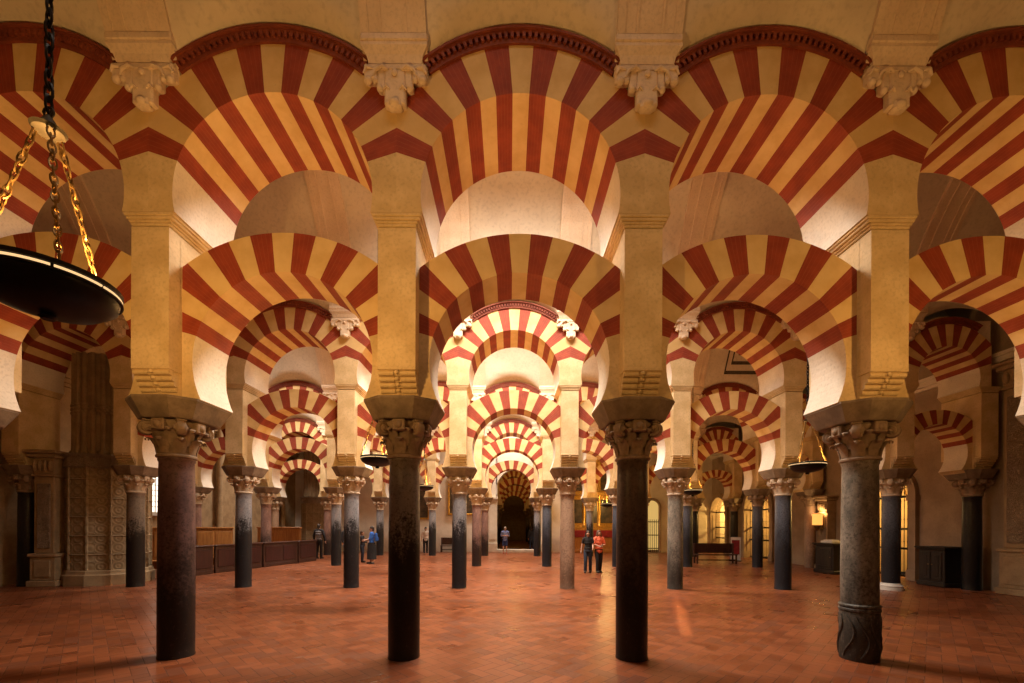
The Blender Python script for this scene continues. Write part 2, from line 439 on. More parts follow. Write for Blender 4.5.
# ------------------------------------------------------------------ piers
def pier_parts():
    a = MB()
    a.box(-.24, .24, -.35+YO-.02, .55, 3.455, 5.58)                   # core
    a.box(-.24, .24, -.45, -.36+YO, 3.79, 5.58)                      # projecting face
    a.box(-.24, .24, .54, .65, 3.80, 5.58)
    A = a.mesh('pier_block', PIERST)
    b = MB()
    for k in range(5):                                               # stacked rolls under the face
        z = 3.785-.065*k; y = -.445+.04*k
        for sx in (-1, 1):
            x0, x1 = (.045, .235) if sx > 0 else (-.235, -.045)
            b.tube([(x0, y+.038, z-.033), (x1, y+.038, z-.033)], .035, 10)
        b.tube([(-.04, y+.03, z-.03), (.04, y+.03, z-.03)], .026, 8)
        b.ball((0, y+.0, z-.03), (.03,.022,.026), 8, 5)
        b.box(-.235, .235, y+.035, -.2, z-.065, z)
    b.bbox(-.245, .245, -.455, -.2, 3.78, 3.825, .008)
    B = b.mesh('roll_corbel', PIERST, 40)
    c = MB()
    for d, z0, z1 in ((.01, 5.60, 5.635), (.03, 5.635, 5.67), (.055, 5.67, 5.71), (.075, 5.71, 5.75)):
        c.bbox(-.24-d, .24+d, -.45-d*.5, .65+d*.5, z0, z1, .008)
    C = c.mesh('cornice_moulding', PIERST)
    return A, B, C
PA, PB, PC = pier_parts()
def pier(x, y, label, group):
    t = thing('pier', label, 'pier', (x, y, 0), 0, group)
    put('pier_block', PA, t); put('roll_corbel', PB, t); put('cornice_moulding', PC, t)
def bracket_parts():
    a = MB()
    f = -.485
    a.bbox(-.41, .41, f-.17, f+.03, 7.74, 7.83, .012)
    a.loft([[(-w,f+.03,z),(-w,f-d*.65,z),(w,f-d*.65,z),(w,f+.03,z)] for w, d, z in ((.30,.10,7.50),(.33,.13,7.54),(.35,.17,7.62),(.41,.235,7.70),(.41,.235,7.74))])
    A = a.mesh('abacus', BRKT)
    b = MB()
    b.bbox(-.385, .385, f-.105, f+.02, 7.44, 7.52, .015)
    b.bbox(-.13, .13, f-.10, f+.02, 7.02, 7.46, .02); b.bbox(-.085, .085, f-.115, f, 6.98, 7.10, .02)
    b.ball((0, f-.11, 7.40), (.04,.025,.045), 10, 6); b.ball((0, f-.10, 7.04), (.07,.05,.05), 10, 6)
    for s in (-1, 1):
        b.bbox(s*.17-.05, s*.17+.05, f-.095, f+.02, 7.22, 7.46, .018)
        b.ball((s*.185, f-.07, 7.235), (.045,.045,.045), 10, 6)
        b.bbox(s*.30-.085, s*.30+.085, f-.10, f+.02, 7.33, 7.46, .018)
        b.ball((s*.335, f-.07, 7.335), (.055,.05,.05), 10, 6); b.ball((s*.25, f-.07, 7.34), (.04,.04,.04), 10, 6)
        b.tube([(s*.08, f-.10, 7.44), (s*.15, f-.118, 7.47), (s*.24, f-.11, 7.43), (s*.27, f-.10, 7.36)], [.014,.022,.022,.014], 8)
        b.tube([(s*.28, f-.10, 7.46), (s*.35, f-.115, 7.46), (s*.385, f-.10, 7.40)], [.014,.02,.014], 8)
        b.tube([(s*.06, f-.10, 7.2), (s*.10, f-.11, 7.24), (s*.14, f-.10, 7.2)], [.012,.02,.012], 8)
    B = b.mesh('carved_scrolls', BRKT, 40)
    return A, B
BA, BB = bracket_parts()
def bracket(x, y, label, group):
    t = thing('vault_bracket', label, 'bracket', (x, y, 0), 0, group)
    put('abacus', BA, t); put('carved_scrolls', BB, t)
for r in range(4):
    for j in range(-5 if r else -3, 4 if r else 3):
        sd, n = side(j); x = (j+.5)*SP
        pier(x, ROW[r], f'limestone pier over the {ORD[n]} column {sd} of centre, {ROWN[r]} arcade', f'piers of the {ROWN[r]} arcade')
        bracket(x, ROW[r], f'carved plaster bracket above the {ORD[n]} pier {sd} of centre, {ROWN[r]} arcade', f'brackets of the {ROWN[r]} arcade')
for r in (1, 2, 3):
    pier(13.3, ROW[r], f'limestone pier against the right wall, {ROWN[r]} arcade', f'piers of the {ROWN[r]} arcade')

# ------------------------------------------------------------------ arches
def ring_section(mb, zc, ri, outer, th0, th1, n, y0, y1, m=0, clipz=None, u01=(0,1), ends=True, mi=None):
    """solid between the intrados circle and outer(theta) from th0 to th1 (angles from vertical, + = right)"""
    fr = []
    for k in range(n+1):
        th = th0+(th1-th0)*k/n; sx, cz = sin(th), cos(th)
        ro = outer(th); xi, zi = ri*sx, zc+ri*cz; xo, zo = ro*sx, zc+ro*cz
        if clipz is not None: zo = max(zo, clipz); zi = max(zi, clipz)
        fr.append((xi, zi, xo, zo))
    for k in range(n):
        a, b = fr[k], fr[k+1]
        ua = u01[0]+(u01[1]-u01[0])*k/n; ub = u01[0]+(u01[1]-u01[0])*(k+1)/n
        UV = [(ua,0),(ub,0),(ub,1),(ua,1)]
        mb.quad([(a[0],y0,a[1]),(b[0],y0,b[1]),(b[2],y0,b[3]),(a[2],y0,a[3])], m, UV)
        mb.quad([(b[0],y1,b[1]),(a[0],y1,a[1]),(a[2],y1,a[3]),(b[2],y1,b[3])], m, [UV[1],UV[0],UV[3],UV[2]])
        mb.quad([(a[0],y1,a[1]),(b[0],y1,b[1]),(b[0],y0,b[1]),(a[0],y0,a[1])], m if mi is None else mi, UV)
        mb.quad([(a[2],y0,a[3]),(b[2],y0,b[3]),(b[2],y1,b[3]),(a[2],y1,a[3])], m, UV)
    if ends:
        for q, rev in ((fr[0], 0), (fr[-1], 1)):
            p = [(q[0],y0,q[1]),(q[2],y0,q[3]),(q[2],y1,q[3]),(q[0],y1,q[1])]
            mb.quad(p if not rev else p[::-1], m, [(0,0),(1,0),(1,1),(0,1)])
NV = 15; THV = R(73.6); THU = R(72.0)
def lower_arch(b):
    ri = b-(SP/2-RI_L); k = b/(SP/2); re = RE_L*k
    crown = CR_L if b > 1.5 else ZC_L+ri+.40
    cE = crown-re; cx = b-.236
    def outer(th):
        sx, cz = sin(th), cos(th); dz = ZC_L-cE
        bq = cz*dz; r = -bq+sqrt(max(bq*bq-(dz*dz-re*re), 0))
        if abs(sx) > 1e-6: r = min(r, cx/abs(sx))
        return r
    y0, y1 = YO-.33, YO+.33
    v = MB()
    for q in range(NV):
        a0 = -THV+2*THV*q/NV; a1 = a0+2*THV/NV
        ring_section(v, ZC_L, ri, outer, a0, a1, 4, y0, y1, q % 2, ends=False)
    # crown voussoir (index 7) is cream -> odd index cream
    V = v.mesh('voussoir_ring', [RED, CREAM], 25)
    te = pi-acos(min((ZC_L-Z_IMP)/ri, .95)); H = []
    for s in (-1, 1):
        h = MB(); a, c = (THV, te) if s > 0 else (-te, -THV)
        ring_section(h, ZC_L, ri, outer, a, c, 10, y0, y1, 0, mi=1)
        H.append(h.mesh('plaster_haunch', [PIERST, PLASTER], 30))
    return V, H[0], H[1]
def upper_arch(b):
    ri = b-(SP/2-RI_U); re = ri+(RE_U-RI_U)
    def outer(th):
        sx = abs(sin(th)); return min(re, b/sx) if sx > 1e-6 else re
    y0, y1 = -.485, .685
    v = MB()
    for q in range(NV):
        a0 = -THU+2*THU*q/NV; a1 = a0+2*THU/NV
        ring_section(v, ZC_U, ri, outer, a0, a1, 5, y0, y1, q % 2, ends=False)
    V = v.mesh('voussoir_ring', [RED, CREAM], 25)
    te = pi-acos(min((ZC_U-5.75)/ri, .95)); H = []
    for s in (-1, 1):
        h = MB(); a, c = (THU, te) if s > 0 else (-te, -THU)
        ring_section(h, ZC_U, ri, outer, a, c, 10, y0, y1, 0, 5.75, mi=1)
        H.append(h.mesh('plaster_haunch', [PIERST, PLASTER], 30))
    # spandrel wall above the extrados, behind bracket and cornice
    s_ = MB(); n = 30
    for q in range(n):
        xa = -b+2*b*q/n; xb = -b+2*b*(q+1)/n
        za, zb = (ZC_U+sqrt(max(re*re-x*x, 0)) for x in (xa, xb))
        ta, tb = (max(ZC_U+sqrt(max((re+.16)**2-x*x, 0)), 7.52)+.06 for x in (xa, xb))
        s_.hexa([(xa,y0+.03,za-.02),(xb,y0+.03,zb-.02),(xb,y1-.03,zb-.02),(xa,y1-.03,za-.02),(xa,y0+.03,ta),(xb,y0+.03,tb),(xb,y1-.03,tb),(xa,y1-.03,ta)])
    SPN = s_.mesh('spandrel', VAULT)
    c = MB(); tm = asin(min((b-.36)/(re+.1), 1))
    def band(r0, r1, pr, a, e, nn):
        ring_section(c, ZC_U, r0, lambda th: r1, a, e, nn, y0-pr, y0+.05, 0)
    band(re-.005, re+.045, .03, -tm, tm, 24); band(re+.04, re+.11, .02, -tm, tm, 24); band(re+.105, re+.135, .06, -tm, tm, 24); band(re+.13, re+.16, .085, -tm, tm, 24)
    nd = 34
    for q in range(nd):
        a = -tm+2*tm*(q+.22)/nd; e = -tm+2*tm*(q+.72)/nd
        band(re+.042, re+.108, .06, a, e, 1)
    CO = c.mesh('dentil_cornice', CORN)
    return V, SPN, CO, H[0], H[1]
LO = {}; UP = {}
def bay(x, r, b, lab, low=True):
    key = round(b, 2)
    if key not in LO: LO[key] = lower_arch(b); UP[key] = upper_arch(b)
    if low:
        t = thing('lower_arch', f'lower striped horseshoe arch, {lab}, {ROWN[r]} arcade', 'arch', (x, ROW[r], 0), 0, f'lower arches of the {ROWN[r]} arcade')
        V, H, G = LO[key]; put('voussoir_ring', V, t); put('plaster_haunch', H, t); put('plaster_haunch', G, t)
    t = thing('upper_arch', f'upper striped round arch, {lab}, {ROWN[r]} arcade', 'arch', (x, ROW[r], 0), 0, f'upper arches of the {ROWN[r]} arcade')
    V, SPN, CO, H, G = UP[key]
    put('voussoir_ring', V, t); put('plaster_haunch', H, t); put('plaster_haunch', G, t); put('spandrel', SPN, t); put('dentil_cornice', CO, t)
def bname(i):
    if i == 0: return 'central bay'
    return f"{NUM[abs(i)]} bay{'s' if abs(i) > 1 else ''} {'left' if i < 0 else 'right'} of centre"
for r in range(4):
    for i in range(-4 if r else -2, 4 if r else 3):
        bay(i*SP, r, SP/2, bname(i), (r, i) != (1, -4))
    if r: bay((10.955+13.3)/2, r, (13.3-10.955)/2, 'narrow end bay by right wall')

# ------------------------------------------------------------------ vaults
ZS, RISE = 7.45, 3.4
def vault(y0, y1, i0, i1, half_end=True):
    mb = MB(); xs = []
    bays = [((i-.5)*SP, (i+.5)*SP) for i in range(i0, i1+1)]
    bays[-1:] = [bays[-1], (bays[-1][1], XR+.2)]
    NX, NY = 30, 34
    span = y1-y0; hs = span/2
    def barrel(d): return ZS+RISE*(1-((hs-d)/hs)**2)
    rows = []
    X = []
    for a, b in bays:
        for k in range(NX): X.append((a+(b-a)*k/NX, (a+b)/2, (b-a)/2))
    X.append((bays[-1][1], (bays[-1][0]+bays[-1][1])/2, (bays[-1][1]-bays[-1][0])/2))
    for q in range(NY+1):
        u = q/NY; d = hs*(1-cos(pi*u)); y = y0+d
        dd = min(d, span-d); row = []
        for x, cx, hb in X:
            ra = (RE_U+.16)*hb/(SP/2)
            zl = ZC_U+sqrt(max(ra*ra-(x-cx)**2, .01))+.52*dd+.06*dd*dd
            row.append((x, y, max(barrel(dd), zl)))
        rows.append(row)
    mb.grid(rows)
    o = struct(mb.build('ceiling', VAULT, None, 35))
    # ribs over every column
    for k in range(i0, i1+2):
        x = (k-.5)*SP; rb = MB(); pts = []
        for q in range(NY+1):
            u = q/NY; d = hs*(1-cos(pi*u)); dd = min(d, span-d)
            pts.append((y0+d, barrel(dd)))
        def strip(xa, xb, off0, off1):
            lo = []; hi = []
            rings = []
            for y, z in pts: rings.append([(xa,y,z-off1),(xb,y,z-off1),(xb,y,z-off0),(xa,y,z-off0)])
            rb.loft(rings)
        strip(x-.40, x+.40, -.05, .07)
        for w, q in ((-.40,.10), (.30,.10), (-.17,.03), (.14,.03)): strip(x+w, x+w+q, .06, .095)
        put('vault_rib', rb.mesh('vault_rib', RIBPL), o)
    if abs(y0-ROW[1]) < 1:                                 # nested painted frames on the vault above the third arcade
        for bx in (9.72,):
            fr = MB()
            for q, (w0, d0, d1) in enumerate(((.72,.38,1.75),(.50,.55,1.5),(.28,.72,1.25))):
                for xa, xb, da, db in ((bx-w0,bx-w0+.05,d0,d1),(bx+w0-.05,bx+w0,d0,d1),(bx-w0,bx+w0,d0,d0+.05),(bx-w0,bx+w0,d1-.05,d1)):
                    n = 8; pr = [(y1-(da+(db-da)*u/n), barrel(da+(db-da)*u/n)) for u in range(n+1)]
                    fr.loft([[(xa,y,z-.03),(xb,y,z-.03),(xb,y,z+.02),(xa,y,z+.02)] for y, z in pr])
            put('painted_frame', fr.mesh('painted_frame', DARKP), o)
    return o
EDGES = [-.64]+ROW+[BACK+.9]
for a in range(5):
    y0 = EDGES[a]+.65; y1 = EDGES[a+1]-.45
    vault(y0, y1, -5, 3)

# ------------------------------------------------------------------ room shell
fl = MB(); fl.box(-16, 15, -7, 60, -.2, 0); struct(fl.build('floor', FLOOR))
w = MB(); w.box(XL-.5, XL, -7, BACK, 0, 11); wl = struct(w.build('wall_left', GOTHIC))
def wall_with_holes(name, x0, x1, holes, mat, yb=-7, ye=BACK, ztop=10):
    """wall along Y with arched doorways: holes = (yc, half, spring z)"""
    mb = MB(); y = yb
    for yc, hw, zs in holes:
        mb.box(x0, x1, y, yc-hw, 0, ztop)
        n = 16
        for k in range(n):
            a0 = pi-pi*k/n; a1 = pi-pi*(k+1)/n
            ya, yb2 = yc+hw*cos(a0), yc+hw*cos(a1); za, zb = zs+hw*sin(a0), zs+hw*sin(a1)
            mb.hexa([(x0,ya,za),(x1,ya,za),(x1,yb2,zb),(x0,yb2,zb),(x0,ya,ztop),(x1,ya,ztop),(x1,yb2,ztop),(x0,yb2,ztop)])
        y = yc+hw
    mb.box(x0, x1, y, ye, 0, ztop)
    return struct(mb.build(name, mat))
wall_with_holes('wall_right', XR, XR+.5, [(15.55,.95,2.9),(23.6,1.2,2.75),(27.95,.95,2.75)], WALLST)
w = MB(); w.box(-16, 15, -7.4, -7, 0, 11); struct(w.build('wall_rear', PLASTER))
c = MB(); c.box(-16, 15, -7.2, -.1, 9.2, 9.4); struct(c.build('ceiling', VAULT))

# camera -------------------------------------------------------------------
cam = bpy.data.cameras.new('camera'); co = bpy.data.objects.new('camera', cam); COL.objects.link(co)
co.location = (-.127, 0, 1.81); co.rotation_euler = (R(90), 0, 0)
F = 424.
cam.sensor_width = 36; cam.lens = F/1024*36
cam.shift_y = (525.5-341.5)/1024; cam.shift_x = (512-509)/1024
cam.clip_start = .05; cam.clip_end = 200
ROLL = .25
co.rotation_euler = (Matrix.Rotation(R(90), 3, 'X') @ Matrix.Rotation(R(ROLL), 3, 'Z')).to_euler()
S.camera = co

#PART2
# ------------------------------------------------------------------ hanging lamps
def chain_mb(mb, p0, p1, pitch, ln, wd, r, n=10, k=5):
    p0 = Vector(p0); p1 = Vector(p1); d = p1-p0; L = d.length; cnt = max(2, int(L/pitch)); t = d.normalized()
    q = t.to_track_quat('X', 'Z').to_matrix().to_4x4()
    for a in range(cnt):
        c = p0+d*((a+.5)/cnt)
        M = Matrix.Translation(c) @ q @ Matrix.Rotation(pi/2*(a % 2)+.3*sin(a*1.7), 4, 'X')
        mb.torus(wd, r, M, n, k, 0, ln/wd)
ZD = 0.0      # lamp root sits at the rim height
def lamp_proto(loc, label):
    t = thing('hanging_lamp', label, 'lamp', loc, 0, 'hanging dish lamps')
    RD = .345
    d = MB()
    d.lathe([(.03,-.20),(.045,-.185),(.03,-.165),(.12,-.155),(.24,-.12),(.32,-.06),(.33,-.022),(RD,-.02),(RD,-.008),(.333,-.006),(.333,.016),(RD,.018),(RD,.045),(.325,.05),(.315,.03),(.30,-.03),(.22,-.09),(.10,-.12),(.02,-.125)], 40)
    put('dish', d.mesh('dish', IRON, 40), t)
    g = MB()
    for k in range(9):                                    # lit glass strips in the rim, between iron clips
        a0 = 2*pi*(k+.03)/9; a1 = 2*pi*(k+.97)/9
        g.tube([(.336*cos(a0+(a1-a0)*q/8), .336*sin(a0+(a1-a0)*q/8), .005) for q in range(9)], .007, 6)
    put('rim_light', g.mesh('rim_light', GLOW), t)
    h = MB(); h.lathe([(.02,.93),(.075,.945),(.085,.965),(.05,.985),(.03,1.02),(.012,1.05)], 20); h.torus(.03,.008,Matrix.Translation((0,0,1.07)) @ Matrix.Rotation(pi/2,4,'X'))
    put('hub', h.mesh('hub', BRONZE, 40), t)
    for k in range(3):
        a = R(-35)+k*2*pi/3; c = MB()
        chain_mb(c, (.06*cos(a), .06*sin(a), .945), (.322*cos(a), .322*sin(a), .05), .058, .040, .017, .0055)
        c.tube([(.322*cos(a), .322*sin(a), .03), (.322*cos(a), .322*sin(a), .085)], .009, 6)
        put('chain', c.mesh('chain', BRASS, 40), t)
    m = MB(); chain_mb(m, (0,0,1.08), (0,0,2.6), .075, .050, .020, .008); m.tube([(0,0,2.55),(0,0,10.72-loc[2])], .012, 6)
    put('suspension_chain', m.mesh('suspension_chain', IRON, 40), t)
    return t
LAMPS = [(-2.96,2.6,3.26,'large near black dish lamp hanging on chains at the left edge'),
 (-2.95,9.07,3.22,'black dish lamp hanging just left of the second front column'),
 (-3.25,15.6,3.23,'small distant dish lamp just right of the second front column'),
 (6.25,9.07,3.13,'black dish lamp hanging left of the green collared front column'),
 (6.62,15.6,3.12,'small distant dish lamp by the grey mottled second arcade column right of centre'),
 (5.0,22.1,2.95,'tiny far dish lamp left of the dark brown front column'),
 (5.3,2.6,3.25,'near dish lamp hanging beyond the right edge of the view')]
lp = None
for x, y, z, lab in LAMPS:
    lp = lamp_proto((x,y,z), lab) if lp is None else dup(lp, (x,y,z), lab)

# ------------------------------------------------------------------ left: gothic pier, pilaster, stalls
def gothic_pier(x, y, s, label, zped=3.85, top=8.2, drum=True):
    t = thing('carved_pier', label, 'pier', (x,y,0), 0)
    b = MB()
    b.lathe([(1.12*s,0),(1.12*s,.30),(1.08*s,.34),(1.06*s,.42),(1.02*s,.45)], 12, (0,0,0), 0, None, pi/12)
    put('plinth', b.mesh('plinth', GOTHIC), t)
    d = MB(); d.lathe([(1.0*s,.45),(1.0*s,zped-.42)], 12, (0,0,0), 0, None, pi/12)
    for k in range(12):                                    # raised vertical frames between carved panels
        a = pi/12+2*pi*k/12; d.tube([(1.0*s*cos(a),1.0*s*sin(a),.45),(1.0*s*cos(a),1.0*s*sin(a),zped-.42)], .035*s, 6)
    for z in (.9+.55*q for q in range(5)):
        if z < zped-.5: d.lathe([(1.0*s,z-.02),(1.035*s,z),(1.0*s,z+.02)], 12, (0,0,0), 0, None, pi/12)
    put('lattice_drum', d.mesh('lattice_drum', RELIEF), t)
    c = MB(); c.lathe([(1.0*s,zped-.42),(1.07*s,zped-.38),(1.04*s,zped-.30),(1.04*s,zped-.12),(1.12*s,zped-.06),(1.12*s,zped),(.9*s,zped+.02)], 12, (0,0,0), 0, None, pi/12)
    put('drum_cornice', c.mesh('drum_cornice', ARAB), t)
    n = 11
    core = MB(); core.lathe([(.765*s,zped),(.765*s,top)], 24); put('core', core.mesh('core', GOTHIC, 60), t)
    for k in range(n):                                     # bundle of ribbed shafts, front half
        a = -pi+pi*(k+.5)/n; r = MB(); px, py = .78*s*cos(a), .78*s*sin(a)
        r.tube([(px,py,zped),(px,py,zped+.12)], .10*s, 10); r.tube([(px,py,zped+.1),(px,py,top)], .062*s, 10)
        for zz in (zped+1.25, zped+2.75):
            if zz < top-.3:
                for q in range(3): r.torus(.062*s, .035*s, Matrix.Translation((px,py,zz+.11*q)), 10, 6)
        put('rib', r.mesh('rib', GOTHIC, 50), t)
    return t
gothic_pier(-12.62, 13.25, 1.0, 'dark carved gothic pier with lattice drum pedestal beside the left black column', 3.85, 6.85)
gothic_pier(-12.9, 28.0, .85, 'pale ribbed gothic pier far back behind the oak stalls', 3.6, 7.7)

def pilaster(x, y, ang, w, h, label, ped=.9, dpt=.35):
    t = thing('carved_pilaster', label, 'pilaster', (x,y,0), ang)
    p = MB(); p.bbox(-w/2-.12, w/2+.12, -.10, dpt, 0, .18, .02); p.bbox(-w/2-.06, w/2+.06, -.05, dpt, .18, ped-.1, .015); p.bbox(-w/2-.10, w/2+.10, -.09, dpt, ped-.1, ped, .02)
    p.bbox(-w/2+.05, w/2-.05, -.075, 0, .28, ped-.2, .015)
    put('pedestal', p.mesh('pedestal', GOTHIC), t)
    s = MB(); s.bbox(-w/2, w/2, 0, dpt, ped, h-.75, .02)
    put('pilaster_shaft', s.mesh('pilaster_shaft', GOTHIC), t)
    r = MB(); r.bbox(-w/2+.09, w/2-.09, -.03, .02, ped+.15, h-.95, .015)
    put('relief_panel', r.mesh('relief_panel', ARAB), t)
    c = MB(); c.bbox(-w/2-.04, w/2+.04, -.05, dpt, h-.75, h-.68, .015); c.bbox(-w/2, w/2, -.02, dpt, h-.68, h-.22, .015)
    for k in range(4): c.ball((-w/2+w*(k+.5)/4, -.05, h-.45), (w/9,.06,.16), 8, 5)
    c.bbox(-w/2-.10, w/2+.10, -.12, dpt, h-.22, h-.1, .02); c.bbox(-w/2-.16, w/2+.16, -.18, dpt, h-.1, h, .02)
    put('pilaster_capital', c.mesh('pilaster_capital', GOTHIC, 40), t)
    return t
pilaster(-13.42, 12.12, R(10), .5, 3.9, 'narrow carved pilaster between the left black column and gothic pier', .95)
pilaster(13.36, 11.2, R(-90), .75, 6.3, 'tall arabesque pilaster on its pedestal at the right edge wall', 1.25, .37)
pilaster(13.36, 18.22, R(-90), .5, 3.15, 'plain carved pilaster by the glowing wall sconce', 1.0, .37)

def partition(p0, p1, h, label):
    """low panelled rail from p0 to p1"""
    a = Vector((*p0, 0)); b = Vector((*p1, 0)); L = (b-a).length; ang = math.atan2(b.y-a.y, b.x-a.x)
    t = thing('stall_rail', label, 'rail', (a.x, a.y, 0), ang, 'dark red stall rails on the left')
    f = MB(); f.bbox(0, L, -.04, .04, 0, h-.07, .008); f.bbox(-.0, L, -.055, .055, 0, .14, .012)
    put('rail_board', f.mesh('rail_board', DKWOOD), t)
    c = MB(); c.bbox(-.02, L+.02, -.09, .09, h-.07, h, .018); put('top_rail', c.mesh('top_rail', DKWOOD), t)
    n = max(1, int(L/.75))
    for k in range(n):
        x0 = L*k/n+.09; x1 = L*(k+1)/n-.09
        p = MB(); p.bbox(x0, x1, -.065, -.03, .22, h-.17, .02); put('panel', p.mesh('panel', REDWOOD), t)
RP = [(-11.30,13.5),(-11.0,15.6),(-10.55,17.9),(-10.1,20.0),(-9.85,21.4)]
RN = ['nearest dark red panelled stall rail, left of the purple front column', 'dark red panelled stall rail behind the purple front column', 'dark red panelled stall rail beside the blue-grey third left column', 'farthest dark red stall rail before the man in the grey vest']
for k in range(4):
    a, b = Vector(RP[k]), Vector(RP[k+1]); d = (b-a).normalized()*.05
    partition(a+d, b-d, 1.05, RN[k])
def pew(x, y, rz, L, label, hs=.45):
    t = thing('oak_stall', label, 'bench', (x,y,0), rz, 'oak stalls on the left')
    s = MB(); s.bbox(0, L, -.42, .0, hs-.05, hs, .012); put('seat', s.mesh('seat', ORWOOD), t)
    b = MB(); b.bbox(0, L, 0, .05, .1, 1.62, .012); put('backrest', b.mesh('backrest', ORWOOD), t)
    n = max(2, int(L/.55))
    for k in range(n):
        p = MB(); p.bbox(L*k/n+.04, L*(k+1)/n-.04, -.025, .01, .55, 1.5, .012); put('back_panel', p.mesh('back_panel', ORWOOD), t)
    for x0 in (0, L-.05):
        e = MB(); e.bbox(x0, x0+.05, -.46, .03, 0, .95, .012); put('end_board', e.mesh('end_board', DKWOOD), t)
    c = MB(); c.bbox(-.03, L+.03, -.04, .09, 1.62, 1.69, .015); put('top_moulding', c.mesh('top_moulding', ORWOOD), t)
pew(-12.35, 20.6, R(8), 2.0, 'oak stall with high panelled back behind the farthest rail')
pew(-13.1, 17.6, R(20), 1.3, 'oak stall with high panelled back seen right of the purple front column')
pew(-14.2, 15.7, R(25), 1.4, 'oak stall with high panelled back seen left of the purple front column')
# vertical half-round shafts on the left and back walls
def wall_shaft(k, x, y, r, h):
    t = MB(); t.lathe([(r*1.6,0),(r*1.6,.4),(r*1.25,.5),(r,.55),(r,h-.5),(r*1.3,h-.4),(r*1.6,h-.1),(r*1.6,h)], 14, (x,y,0))
    struct(t.build(f'trim_{k}', GOTHIC, None, 40))
k = 1
for y in (16.6, 21.1, 23.2, 27.0):
    wall_shaft(k, XL+.22, y, .14, 7); k += 1
w = MB()
for z0, z1, d in ((6.3,6.4,.12),(6.4,6.55,.2),(6.55,6.62,.28)): w.box(XL, XL+d, 13, BACK, z0, z1)
struct(w.build(f'trim_{k}', GOTHIC)); k += 1
w = MB()
for z0, z1, d in ((6.35,6.45,.10),(6.45,6.6,.18),(6.6,6.7,.26)): w.box(XR-d, XR, 3, BACK, z0, z1)
struct(w.build(f'trim_{k}', PLASTER)); k += 1
# lattice window in the left wall
wf = MB(); X0 = XL
wf.box(X0, X0+.12, 15.4, 15.55, 2.3, 4.3); wf.box(X0, X0+.12, 18.1, 18.25, 2.3, 4.3); wf.box(X0, X0+.14, 15.3, 18.35, 2.15, 2.3); wf.box(X0, X0+.14, 15.3, 18.35, 4.3, 4.45)
wn = struct(wf.build('window_1', WHITEST))
g = MB(); g.box(X0+.005, X0+.03, 15.55, 18.1, 2.3, 4.3); put('pane', g.mesh('pane', GLASSDAY), wn)
g = MB()
for q in range(1, 12): y = 15.55+2.55*q/12; g.box(X0+.03, X0+.06, y-.018, y+.018, 2.3, 4.3)
for q in range(1, 9): z = 2.3+2*q/9; g.box(X0+.035, X0+.055, 15.55, 18.1, z-.015, z+.015)
put('lattice', g.mesh('lattice', WHITEST), wn)

